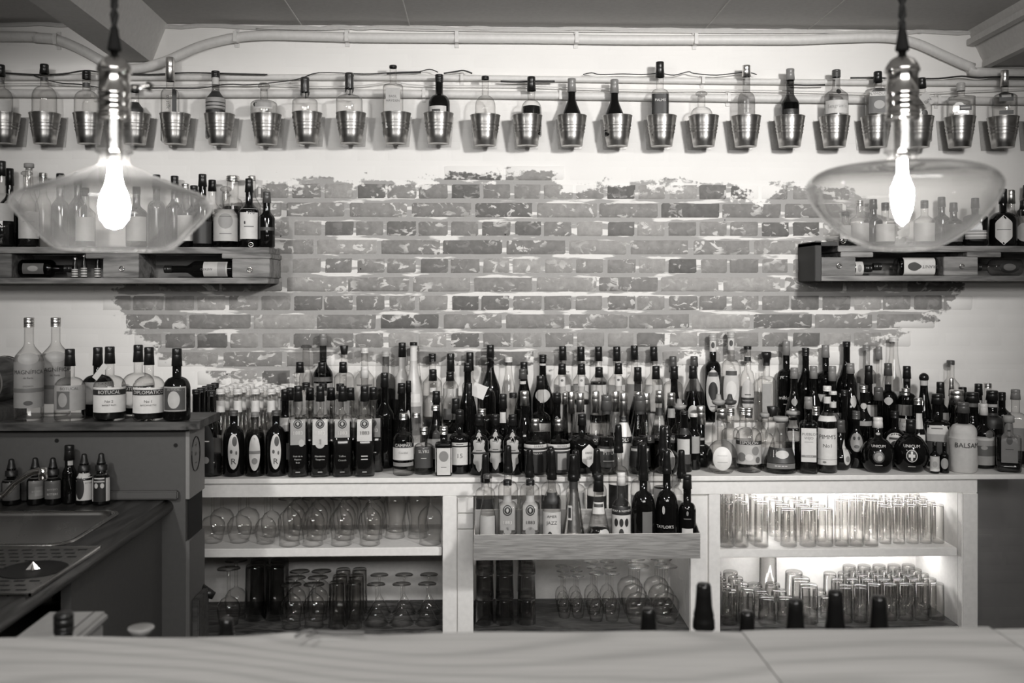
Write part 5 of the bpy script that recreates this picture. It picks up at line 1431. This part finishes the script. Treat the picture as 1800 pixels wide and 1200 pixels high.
# ---- wall shelf at left
put('''
S 3 283 46 dom c.4k K26 | r .3 .5 1 .4 | clear bottle with black cap cut by the picture's left border on the pallet shelf
T 17 296 34 std k K30 | v .42 .6 .6 .35 | dark bottle with black foil, second on the left pallet shelf
T 31 301 30 std c.5k V10 | r .2 .4 1 .1 | clear glass-necked bottle beside the dark foiled one, left pallet shelf
S 51 287 36 lng c.3k C12 | r .10 .42 1.1 .45; R 0.294 0.306 0.50 .1 | clear long-necked bottle with dark cork top, left pallet shelf
T 64 304 26 std c S8 | | slim clear bottle behind the long-necked corked one
T 91 307 30 std k K22 | | black-capped dark bottle | dark trio seen above the cone-shaped lamp shade
S 106 305 30 std b K22 | | black-capped dark bottle | dark trio seen above the cone-shaped lamp shade
T 121 303 30 std k K22 | | black-capped dark bottle | dark trio seen above the cone-shaped lamp shade
S 150 330 34 std c.5k K14 | r .1 .5 1.1 .4 | labelled bottle seen dimly through the cone-shaped lamp shade, left of its bulb
S 240 328 36 std k K14 | r .1 .5 1.1 .3 | dark bottle seen through the cone-shaped lamp shade, right of its bulb
T 275 307 30 rnd k K24 | | black bottle rising behind the right slope of the cone-shaped shade
T 307 309 30 std k K24 | | black long-capped bottle standing clear of the cone-shaped shade
S 326 323 30 std g.6k S14 | r .1 .5 1 .5 | dark bottle with ribbed silver cap at the cone-shaped shade's edge
T 341 326 32 std k K18 | | black bottle between the ribbed silver cap and the tall clear neck
S 356 306 34 std k K22 | r .05 .35 1.1 .02 | black-capped clear-necked bottle left of the large square label, left pallet shelf
T 367 316 32 std c K20 | | bottle with thick black cap behind the large square label, left pallet shelf
T 377 306 26 std k K22 | | slender black bottle behind the large square label, left pallet shelf
S 385 328 43 dom c.4g V12 | r .10 .62 1.25 .42; E .3 .55 .6 .25; R 0.494 0.506 0.48 .1; R 0.214 0.226 0.48 .15 | clear round-shouldered bottle with large square pale label, left pallet shelf
T 405 309 36 rnd c.6g S9 rn=10 | | wide-necked clear bottle between the pale label and the black year label
S 422 314 35 win k K24 | r .12 .56 1.0 .55; t 970 .50 .5 .05 .2; R 0.294 0.306 0.48 .1; E .33 .38 .08 .05 -.4 | black bottle with square white label marked with a year
T 431 309 30 std c S8 | | clear bottle behind the black bottle with the year label
S 457 337 28 win k N20 | r .30 .36 1 .05 | black bottle at the free end of the left pallet shelf
''')
# ---- wall shelf at right
put('''
U 1486 372 22 std c.3k K8 | r .2 .6 1 .5 | small clear bottle at the free end of the right pallet shelf
U 1505 352 34 std c.4k S10 | r .1 .5 1.1 .4 | clear bottle seen through the left half of the bowl-shaped shade
V 1535 350 32 std k K18 | | dark bottle seen through the bowl-shaped shade left of its bulb
U 1556 356 34 rnd c.4g K14 | r .1 .5 1.1 .5 | pale-labelled bottle seen through the bowl-shaped shade beside its bulb
U 1625 352 36 std c.4k K14 | r .1 .5 1.1 .5 | pale-labelled bottle seen through the bowl-shaped shade right of its bulb
V 1655 346 32 std k K18 | | dark bottle seen through the right half of the bowl-shaped shade
U 1676 356 32 std k K16 | r .1 .5 1.1 .1 | dark bottle low behind the bowl-shaped shade's right edge
U 1714 348 40 sqr k K18 | r .14 .32 1 .2; R .2 .22 1 .5; R .26 .28 1 .5 | black bottle with silver-ringed band right of the bowl-shaped shade
U 1763 332 46 dom k K26 | h .05 .50 .62 .50; R 0.274 0.286 0.50 .1 | black round-shouldered bottle with pale hexagonal label, right pallet shelf
V 1777 334 30 std c S24 | | clear bottle with shiny silver cap behind the hexagonal label
V 1796 325 34 rnd k K22 | r .1 .5 1 .3 | black-capped bottle right of the shiny silver cap
U 1800 352 36 ded c.5k K16 | e .1 .5 .8 .3 | bottle with oval label cut by the picture's right border, right pallet shelf
''')
# ---- bottles behind the bar with black pourer covers
put('''
W 112 1077 34 rnd k K34 Y=1.458 rn=15 | | black bottle with straight-sided cap poking up before the pale lidded box
W 398 1086 68 rnd k P46 Y=1.56 rn=13 | | black pourer cover poking up in front of the stemmed glasses at left
W 1140 1068 68 rnd k P80 Y=1.56 rn=14 | | black pourer cover poking up below the steel rail
W 1237 1024 68 rnd c P80 Y=1.56 rn=15 | | tall black pourer cover standing before the white cabinet stile
W 1313 1073 68 rnd k P80 Y=1.56 rn=14 | | low black pourer cover just right of the white stile
W 1398 1052 68 rnd k P84 Y=1.56 rn=15 rz=8 | | black pourer cover with slanted top before the tumblers
W 1466 1036 68 rnd k P96 Y=1.56 rn=15 | | tallest black pourer cover before the tumblers
W 1545 1046 68 rnd k P90 Y=1.56 rn=15 | | rightmost black pourer cover, before the small tumblers
''')
flush()
PLACED.clear()

# ---- zinc wall pots with a bottle each
POTX = [8, 79, 156, 237, 308, 386, 468, 540, 617, 696, 771, 853, 927, 1005, 1085, 1163, 1237, 1311, 1388, 1467, 1540, 1614, 1687, 1763, 1834]
PBOT = parse('''
K 1 114 40 dom c K20 | r .2 .42 1.1 .5; r .70 .76 1.05 .1 | clear bottle with black cap, in the leftmost pot
K 78 113 41 dom c K17 | r .72 .78 1.05 .06 | clear bottle with black neck band, in the second pot from left
K 152 125 41 dom c K14 | r .70 .78 1.05 .06 | clear bottle with black neck band, in the pot just left of the cone lamp socket
K 237 150 32 std c K12 | r .35 .70 1.1 .03 | dark-labelled bottle half hidden behind the cone lamp socket
K 299 101 30 sqr c S42 | T agatiba .46 .6 .05 -.2; r .3 .62 .25 .03 .55 | slim square clear bottle with upright black lettering and tall silver cap in a pot
K 379 125 34 std g K12 rn=6.5 | r .20 .42 1.25 .02; R .33 .37 .6 .3; r .44 .60 1.25 .3; R .47 .485 1.25 .03; R .52 .535 1.25 .03; r .60 .70 1.2 .03; r .80 .92 1 .5 | netted beer-shaped bottle with black lower label in a pot
K 464 146 46 sqt c V14 | r .30 .56 .75 .5; R .34 .52 .65 .32; v .34 .46 .25 .03 -.6 | squat clear bottle with glass stopper and boxed label in a pot
K 536 136 44 sqt c X26 | | round clear bottle with dripping dark wax seal, shorter one, in a pot
K 614 128 46 sqt c X28 | e .48 .56 .18 .06 .05 | round clear bottle with dripping dark wax and round seal in a pot
K 691 115 35 sqb c K5 rn=6 | r .10 .66 .72 .40; t BASIL .54 .34 .1; t HAYDEN .48 .34 .1; r .1 .34 .25 .02 .75 | clear bottle with tall square grey paper label in a pot
K 772 131 38 dom k K14 | r .28 .42 .9 .5 -.2; R .30 .36 .4 .05 -.3 | glossy black round-shouldered bottle with white label edge in a pot
K 853 134 36 dom c K6 rn=6 | | plain clear bottle with small black cap in a pot
K 934 135 36 dom c.58k K25 | | dark-filled bottle with long black foil and clear neck in a pot
K 1005 138 36 cog k G24 | | dark teardrop cognac bottle | pair of matching teardrop bottles
K 1080 140 36 cog k G24 | | dark teardrop cognac bottle | pair of matching teardrop bottles
K 1160 109 31 sqr c.3k K27 | r .10 .60 .92 .015; t PALMS .52 .42 .6; E .2 .36 .4 .4; r .93 .96 1.15 .5 | clear bottle with black label in white capitals, tallest of the middle pots
K 1233 161 38 dom c V10 | r .40 .44 1.1 .03 | low clear bottle with glass stopper barely rising above its pot
K 1312 115 30 rnd f S20 | t BACARDI .50 .34 .2; t SUPERIOR .44 .24 .2; e .22 .40 .5 .3 | frosted slim bottle with silver cap and faint lettering in a pot
K 1389 121 31 win d.6k G20 | r .2 .46 .9 .02; t VIO .40 .4 .2 | smoky wine bottle with dark label in a pot
K 1470 123 41 std f N13 | e .56 .66 .24 .02 .15; r .24 .46 1.15 .52; t Seagram's .36 .42 .25 | pale frosted bottle with black oval seal and white label in a pot
K 1543 126 44 sqb c K19 | a .18 .66 .8 .06; R .50 .58 .72 .5; t PLYMOUTH .54 .30 .05; E .26 .42 .4 .3 | clear bottle with tall framed dark label half behind the bowl lamp socket
K 1620 137 34 std c K18 | t BROKER'S .30 .42 .05; E .38 .48 .3 .05 .2 | clear bottle with square paper tag right of the bowl lamp socket
K 1689 146 44 sqb c L14 | r .30 .42 .45 .04 .2; R .34 .38 .35 .3 .2 | squat clear bottle with small dark square label, second pot from right
K 1766 124 38 sqr c S28 rn=6 | r .50 .66 .6 .05; r .30 .36 .6 .08; R .56 .6 .4 .4 | clear square bottle with silver cap and dark panels, rightmost pot in full view
K 1836 130 36 std c K18 | | clear bottle in the pot beyond the picture border
''')
RP, HP = None, None
M_PLATE = metal(0.42, 0.6)
M_ZINC = brushed_round(0.50, 0.40)
YP = WY - 0.083
for i, px in enumerate(POTX):
    s = MPP(px, YP); yr = 200 + (px - 80) * 0.0040 + (-3 if 500 < px < 800 else 0)
    zt, zb = Z(px, yr, YP), Z(px, yr + 53, YP)
    Hp = zt - zb; Rt, Rb = 26.5 * s, 18.5 * s
    if Rt > 0.0615: Rt = 0.0615
    r = empty('wall_pot', (X(px, YP), YP, zb))
    k = i + 1
    pos = 'leftmost' if k == 1 else '%s from left' % ordn(k) if k < 13 else ('rightmost, beyond the border' if k == len(POTX) else '%s from right' % ordn(len(POTX) - k))
    tag(r, 'ribbed zinc pot screwed to the wall, %s in the long row' % pos, 'bucket', 'zinc wall pots')
    pr = [(0, 0.004), (Rb * .96, 0.004), (Rb, 0.0)]
    def rad(t): return Rb + (Rt - Rb) * t
    for t in (0.30, .42): pr.append((rad(t), Hp * t))
    for c in (.46, .57, .68):
        pr += [(rad(c) - .0002, Hp * (c - .03)), (rad(c) + .0020, Hp * c), (rad(c) - .0002, Hp * (c + .03))]
    pr += [(rad(.85), Hp * .85), (Rt - .001, Hp - .003), (Rt + .0008, Hp - .001), (Rt, Hp + .0006), (Rt - .002, Hp - .001), (rad(.5) - .002, Hp * .5), (Rb - .0022, 0.006), (0, 0.006)]
    MB().lathe(pr, 36).build('pot_body', M_ZINC, r, True)
    # flat back plate, a little wider than the pot at its foot
    MB().prism([(-Rb * 1.13, -.001), (Rb * 1.13, -.001), (Rt * .97, Hp), (-Rt * .97, Hp)], 0.0800, 0.0812).build('back_plate', M_PLATE, r)
    MB().box(-.012, .012, Rb + .006, .0800, Hp * .35, Hp * .6).build('bracket', M_PLATE, r)
    if i < len(PBOT):
        h, labs, desc, series = PBOT[i]
        x, top, w = float(h[1]), float(h[2]), float(h[3]); opt = dict(q.split('=') for q in h[7:])
        R = w * s / 2
        lift = max(0.007, (R + .0060 - Rb) / (Rt - Rb) * Hp + 0.002)
        z0 = zb + min(lift, Hp * .75); cap = h[6]
        o = make_bottle('liquor_bottle', (X(x, YP), YP, z0), R, Z(x, top, YP) - z0, h[4], h[5], cap, float(cap[1:]) * s, labs, 1.0, float(opt['rn']) * s if 'rn' in opt else 0.0148, -0.7 * math.atan2(X(x, YP), YP))
        BOT.append((o, 'wall pots', x, desc, series, 'liquor_bottle'))

# ---- hanging tags and other loose bits
def swing_tag(name, px, py, Y, w, h, ang, tone, label, lines=()):
    p = P(px, py, Y); s = MPP(px, Y); a = math.radians(ang)
    M = Matrix.Rotation(-a, 3, 'Y')
    pts = [M @ Vector((x * s * w / 2, 0, z * s * h / 2)) for x, z in ((-1, -1), (1, -1), (1, 1), (-1, 1))]
    v = [q + Vector((0, d, 0)) for d in (-.0006, .0006) for q in pts]
    o = mesh_obj(name, v, [(0, 1, 2, 3), (7, 6, 5, 4), (0, 4, 5, 1), (1, 5, 6, 2), (2, 6, 7, 3), (3, 7, 4, 0)], plain(tone, .6), None, False, p)
    for t, dz, sz, rot in lines:
        vv, f = text_vf(t, sz * s)
        if rot: vv = [(-b, c) for c, b in vv]
        q = [M @ Vector((c, -.0012, b + dz * s)) for c, b in vv]
        mesh_obj('lettering', q, f, plain(.06, .6), o, False)
    tag(o, label, 'tag'); return o
swing_tag('paper_tag', 842, 687, 3.79, 25, 24, -22, .62, 'white square paper tag hanging from the glass decanter', [])
swing_tag('paper_tag', 174 * 1 + 2, 653, 3.068, 10, 32, -38, .52, 'narrow leaning paper tag on the No 2 bottle of the ledge')
swing_tag('paper_tag', 1629, 175, YP - .022, 18, 24, 38, .50, 'slanted square gin tag on the bottle beside the bowl lamp socket', [('GIN', -3, 8, False)])

# ---- bottles lying inside the pallet shelves
def lying(px_neck, px_base, py, R_px, gl, cap, labs, shape, label, Y=3.825, hc=14):
    s = MPP(px_base, Y); a, b = P(px_base, py, SF), P(px_neck, py, SF)
    o = make_bottle('liquor_bottle', (0, 0, 0), R_px * s, abs(a.x - b.x), shape, gl, cap, hc * s, labs)
    sg = 1 if b.x > a.x else -1
    zf = (ZSL2 if a.x < 0 else ZSR2)
    o.location = (a.x, Y, zf + R_px * s + .0005)
    o.rotation_euler = (0, sg * pi / 2, 0)
    BOT.append((o, 'lying', px_base, label, None, 'liquor_bottle')); return o
lying(281, 406, 472, 15, 'k', 'K22', [('r', .08, .42, 1.0, .42), ('R', .1, .22, .9, .25), ('T', 'ANTATO', .37, .34, .06)], 'win', 'dark wine bottle lying with neck to the left inside the left pallet shelf')
lying(118, 25, 470, 16, 'd.8k', 'K8', [('r', .1, .5, .6, .10), ('E', .2, .4, .3, .3)], 'rnd', 'dark bottle lying on its side at the far left inside the left pallet shelf')
lying(1542, 1506, 468, 13, 'c.5k', 'K12', [('r', .10, .48, 1.1, .48), ('E', .18, .38, .5, .25)], 'std', 'small bottle with pale label lying left inside the right pallet shelf')
lying(1546, 1657, 466, 16, 'c.6g', 'K16', [('r', .06, .56, 1.0, .52), ('V', .28, .5, .5, .05), ('T', 'GRANIT', .14, .5, .05)], 'fla', 'clear flat bottle lying with pale pictured label inside the right pallet shelf', 3.835)
lying(1722, 1806, 469, 15, 'c', 'K18', [('e', .1, .52, .75, .02), ('E', .18, .44, .4, .12)], 'rnd', 'clear bottle lying with round black label at the far right pallet shelf')
for i, (px, tp) in enumerate(((132, 452), (148, 447), (172, 448))):
    Y = 3.81; s = MPP(px, Y); zb = ZSL2 + .0005; H = Z(px, tp, Y) - zb; R = 5.5 * s
    o = make_bottle('miniature_bottle', (X(px, Y), Y, zb), R, H, 'lng', 'f', 'S4', 4 * s, [('r', .04, .42, 1.3, .5), ('R', .10, .15, 1.3, .05), ('R', .22, .27, 1.3, .05), ('R', .34, .38, 1.3, .05)], 1.0, 3.4 * s)
    BOT.append((o, 'mini', px, 'tiny striped bottle', 'striped trio inside the left pallet shelf', 'miniature_bottle'))

# the cloth sack pulled over its bottle
for it in BOT:
    if 'cloth sack' in it[3] and 'wrapped' in it[3]:
        o = it[0]; s = MPP(1693, 3.62)
        R = 23.5 * s; zt = Z(1693, 744, 3.62) - ZT
        o.location.y = 3.571 + R + .004
        rnd = random.Random(5); pr = [(R * .9, 0.001), (R * .98, 0.008), (R, .03), (R * .97, .08), (R * .99, zt * .62), (R * 1.0, zt * .70), (R * 1.0, zt * .71), (R * .93, zt * .72), (R * .965, zt * .8), (R * .9, zt * .89), (R * .72, zt * .96), (R * .45, zt), (R * .40, zt * .97)]
        v, f = lathe_vf(pr, 40)
        v = [(x * (1 + .025 * sin(5 * math.atan2(y, x) + z * 40) + .015 * sin(11 * math.atan2(y, x) - z * 70)), y * (1 + .025 * sin(5 * math.atan2(y, x) + z * 40)), z) for x, y, z in v]
        k = mesh_obj('cloth_sack', v, f, plain(.50, .9, 0, .1), o, True)
        add_text(k, [(R, 0, 2), (R, .3, 2)], 1, .3, 'BALSAM', .34, .50, .04, .0022, .25)
# ------------------------------------------------------------------ drinking glasses
# upright profiles (r, z) as fractions of the glass height; they are stored upside down on the shelves
GL = dict(
  wine=[(0, 0), (.20, .004), (.205, .012), (.06, .03), (.032, .06), (.028, .46), (.04, .50), (.13, .55), (.19, .64), (.205, .74), (.19, .86), (.165, 1.0)],
  redwine=[(0, 0), (.20, .004), (.205, .012), (.06, .03), (.032, .06), (.028, .46), (.05, .48), (.17, .53), (.235, .63), (.24, .74), (.215, .88), (.18, 1.0)],
  goblet=[(0, 0), (.24, .005), (.245, .015), (.09, .04), (.045, .07), (.04, .20), (.10, .25), (.20, .34), (.25, .46), (.25, .60), (.215, .82), (.225, 1.0)],
  martini=[(0, 0), (.30, .005), (.31, .015), (.07, .03), (.036, .06), (.032, .50), (.05, .53), (.42, 1.0)],
  tulip=[(0, 0), (.22, .005), (.22, .03), (.10, .06), (.12, .11), (.19, .22), (.22, .36), (.21, .52), (.165, .74), (.17, .86), (.20, 1.0)],
  hurricane=[(0, 0), (.22, .006), (.22, .02), (.07, .05), (.06, .12), (.16, .2), (.21, .32), (.20, .46), (.16, .64), (.17, .82), (.20, 1.0)],
  highball=[(0, 0), (.19, .004), (.205, .02), (.215, .06), (.225, .5), (.235, 1.0)],
  tumbler=[(0, 0), (.30, .006), (.335, .03), (.345, .09), (.36, .5), (.375, 1.0)],
  faceted=[(0, 0), (.30, .006), (.33, .03), (.345, .08), (.37, .55), (.34, .60), (.39, .66), (.40, 1.0)],
  shot=[(0, 0), (.30, .006), (.33, .04), (.34, .12), (.38, 1.0)])
BASE_IN = dict(highball=.055, tumbler=.085, faceted=.10, shot=.14, goblet=.0)
PROTO = {}
def glass_proto(kind, H, mat, facets=0, rs=1.0):
    """one glass of each kind; later ones are copies of it and of its parts"""
    key = (kind, round(H, 4), mat.name, facets)
    pr = [(r * H * rs, H - z * H) for r, z in GL[kind]]
    t = .0014
    if kind in BASE_IN and BASE_IN[kind]:                 # thick foot: inner floor of the glass
        zi = H - BASE_IN[kind] * H; ri = [r for r, z in pr if z <= zi][0] * .94
        prof = pr + [(pr[-1][0] - t, 0.0008), (ri, zi), (0, zi - .001)]
    else:
        prof = pr + [(pr[-1][0] - t, 0.0006)]
    seg = facets or 24
    if facets:
        v, f = lathe_vf(prof, facets * 2)
        n = facets * 2
        v = [(x * (1 - (.035 if (i % 2) else 0)), y * (1 - (.035 if (i % 2) else 0)), z) for i, (x, y, z) in enumerate(v)]
        return v, f, 'tumbler'
    return lathe_vf(prof, seg) + (kind,)
NAMES = dict(wine='wine_glass', redwine='wine_glass', goblet='stemmed_goblet', martini='martini_glass', tulip='tulip_glass', hurricane='sling_glass', highball='highball_glass', tumbler='tumbler', faceted='tumbler', shot='shot_glass')
GLASSES = []
def put_glass(kind, px, Y, zb, H, group, desc, mat=M_WARE, facets=0, z_off=0.0, rs=1.0):
    key = (kind, round(H, 3), mat.name, facets, round(rs, 2))
    p = (X(px, Y), Y, zb + .0004 + z_off)
    if key not in PROTO:
        v, f, _ = glass_proto(kind, H, mat, facets, rs)
        o = mesh_obj(NAMES[kind], v, f, mat, None, True, p); PROTO[key] = o
    else:
        o = PROTO[key].copy(); COL.objects.link(o); o.location = p
    o.rotation_euler = (0, 0, random.random() * 6)
    o['category'] = 'glass'; o['group'] = group
    GLASSES.append((o, px, Y, group, desc)); return o
def glass_row(kind, pxs, Y, zb, H, group, rowname, mat=M_WARE, facets=0, z_off=0.0, rs=1.0):
    ns = len(pxs)
    nm = NAMES[kind].replace('_', ' ')
    for i, px in enumerate(pxs):
        pos = ('' if ns == 1 else 'leftmost, ' if i == 0 else 'rightmost, ' if i == ns - 1 else ordn(i + 1) + ' from left, ')
        o = put_glass(kind, px, Y, zb, H, group, '', mat, facets, z_off, rs)
        o['label'] = 'upturned %s, %s%s' % (nm, pos, rowname)
M_CUT = glass(0.99, 0.45, 0.03, 1.5, 'cut_glass', 0.0, 2.6)
M_DARKW = glass(0.86, 0.25, 0.02, 2.0, 'smoky_glass')
def vp(px, Y0, Y):     # pixel column of the same X further back
    x = X(px, Y0); d = x * SA + Y * CA
    return 900 + (x * CA - Y * SA) / d * F
def rows(kind, fronts, Y0, n, pitch, zb, H, group, what, mat=M_WARE, facets=0, rlim=1.0):
    rm = max(r for r, z in GL[kind]) * H
    r = min(rm, rlim)
    if len(fronts) > 1: r = min(r, min(b - a for a, b in zip(fronts, fronts[1:])) * MPP(900, Y0) / 2 - .0008)
    r = min(r, (3.944 - 3.604) / (2 * n) - .0006)
    Y0 = max(Y0, 3.604 + r)
    if n > 1:
        Y0 = min(Y0, 3.944 - (2 * n - 1) * r - .001 * n)
        pitch = min(max(pitch, 2 * r + .001), (3.944 - r - Y0) / (n - 1))
    for k in range(n):
        Y = Y0 + k * pitch
        nm = ['front', 'second', 'third', 'fourth', 'fifth'][k]
        glass_row(kind, [vp(p, Y0, Y) for p in fronts], Y, zb, H, group, '%s row, %s' % (nm, what), mat, facets, 0.0, r / rm)

# left bay, upper shelf
rows('redwine', [374, 421], 3.70, 2, .13, ZS1, .185, 'large wine glasses, upper left bay', 'large wine glasses of the upper left shelf')
rows('wine', [467], 3.68, 2, .10, ZS1, .19, 'tall stem glasses, upper left bay', 'tall wine glasses on the upper left shelf')
rows('goblet', [509, 550, 600, 650], 3.645, 4, .085, ZS1, .170, 'goblets, upper left bay', 'goblets on the upper left shelf')
rows('tulip', [694, 734], 3.75, 2, .10, ZS1, .198, 'tulip glasses, upper left bay', 'tulip glasses on the upper left shelf')
rows('goblet', [756], 3.64, 1, .10, ZS1, .178, 'corner goblets, upper left bay', 'goblets in the right corner, upper left shelf')
# left bay, floor
rows('wine', [402], 3.68, 2, .11, ZFLOOR, .205, 'stem glasses, lower left bay', 'stem glasses at the left of the lower left bay')
rows('highball', [448, 484], 3.74, 2, .08, ZFLOOR, .20, 'dark tall glasses, lower left bay', 'smoky tall glasses in the lower left bay', M_DARKW)
rows('goblet', [512, 552], 3.64, 3, .085, ZFLOOR, .155, 'goblets, lower left bay', 'goblets in the lower left bay')
rows('highball', [592, 622], 3.625, 3, .085, ZFLOOR, .165, 'cut tall glasses, lower left bay', 'cut tall glasses in the lower left bay', M_CUT, 12)
rows('martini', [661, 706, 751], 3.67, 2, .12, ZFLOOR, .145, 'martini glasses, lower left bay', 'martini glasses in the lower left bay')
# middle bay floor
for st in range(3):
    for r in range(2):
        glass_row('tumbler', [vp(p, 3.66, 3.66 + r * .085) for p in (852, 887, 926)], 3.66 + r * .085, ZFLOOR, .090, 'stacked dark tumblers, middle bay',
                  '%s %s layer of dark tumblers, middle bay' % (['front', 'back'][r], ['bottom', 'middle', 'top'][st]), M_DARKW, 10, st * .0915)
rows('wine', [992, 1016], 3.72, 3, .068, ZFLOOR, .155, 'small stem glasses, middle bay', 'small stem glasses in the middle bay')
rows('wine', [1048, 1076], 3.68, 3, .08, ZFLOOR, .175, 'stem glasses, middle bay', 'middle-sized stem glasses in the middle bay')
rows('redwine', [1122, 1171], 3.66, 3, .105, ZFLOOR, .205, 'balloon glasses, middle bay', 'balloon wine glasses in the middle bay')
# right bay, upper shelf
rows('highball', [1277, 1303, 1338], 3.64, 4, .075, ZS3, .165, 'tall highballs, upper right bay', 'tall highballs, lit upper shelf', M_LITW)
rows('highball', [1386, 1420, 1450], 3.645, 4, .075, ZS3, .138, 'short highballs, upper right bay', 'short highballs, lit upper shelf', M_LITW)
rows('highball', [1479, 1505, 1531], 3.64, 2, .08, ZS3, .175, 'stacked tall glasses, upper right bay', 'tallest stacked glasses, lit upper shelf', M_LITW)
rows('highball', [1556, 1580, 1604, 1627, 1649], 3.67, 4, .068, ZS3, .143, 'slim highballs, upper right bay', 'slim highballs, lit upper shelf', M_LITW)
# right bay, floor
rows('tumbler', [1281, 1312], 3.62, 4, .078, ZFLOOR, .125, 'ribbed tumblers, lower right bay', 'banded tumblers at the left of the lower right bay', M_CUT)
rows('faceted', [1348, 1381], 3.63, 3, .082, ZFLOOR, .096, 'short tumblers, lower right bay', 'short tumblers in the lower right bay', M_CUT, 10)
rows('tumbler', [1421], 3.64, 3, .085, ZFLOOR, .140, 'knurled tumblers, lower right bay', 'knurled tumblers in the lower right bay', M_CUT, 14, .036)
glass_row('faceted', [1350], 3.895, ZFLOOR, .19, 'tall cut tumbler, lower right bay', 'tall cut one standing highest in the lower right bay', M_CUT, 12, 0.0, .50)
rows('tumbler', [1454], 3.70, 2, .085, ZFLOOR, .075, 'plain tumblers, lower right bay', 'plain tumblers beside the knurled ones, lower right bay')
rows('tumbler', [1486, 1512], 3.64, 3, .082, ZFLOOR, .135, 'wavy tumblers, lower right bay', 'wavy tumblers in the lower right bay', M_CUT, 12)
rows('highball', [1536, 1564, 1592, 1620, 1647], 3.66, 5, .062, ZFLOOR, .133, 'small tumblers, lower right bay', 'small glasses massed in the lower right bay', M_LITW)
finish_labels(BOT)
seen = {}
for o in bpy.data.objects:
    if o.parent is None and o.get('label'):
        seen.setdefault(o['label'], []).append(o.name)
        n = len(o['label'].split())
        if n > 16 or n < 4: print('LEN', n, o['label'])
for k, v in seen.items():
    if len(v) > 1: print('DUP', k, len(v))
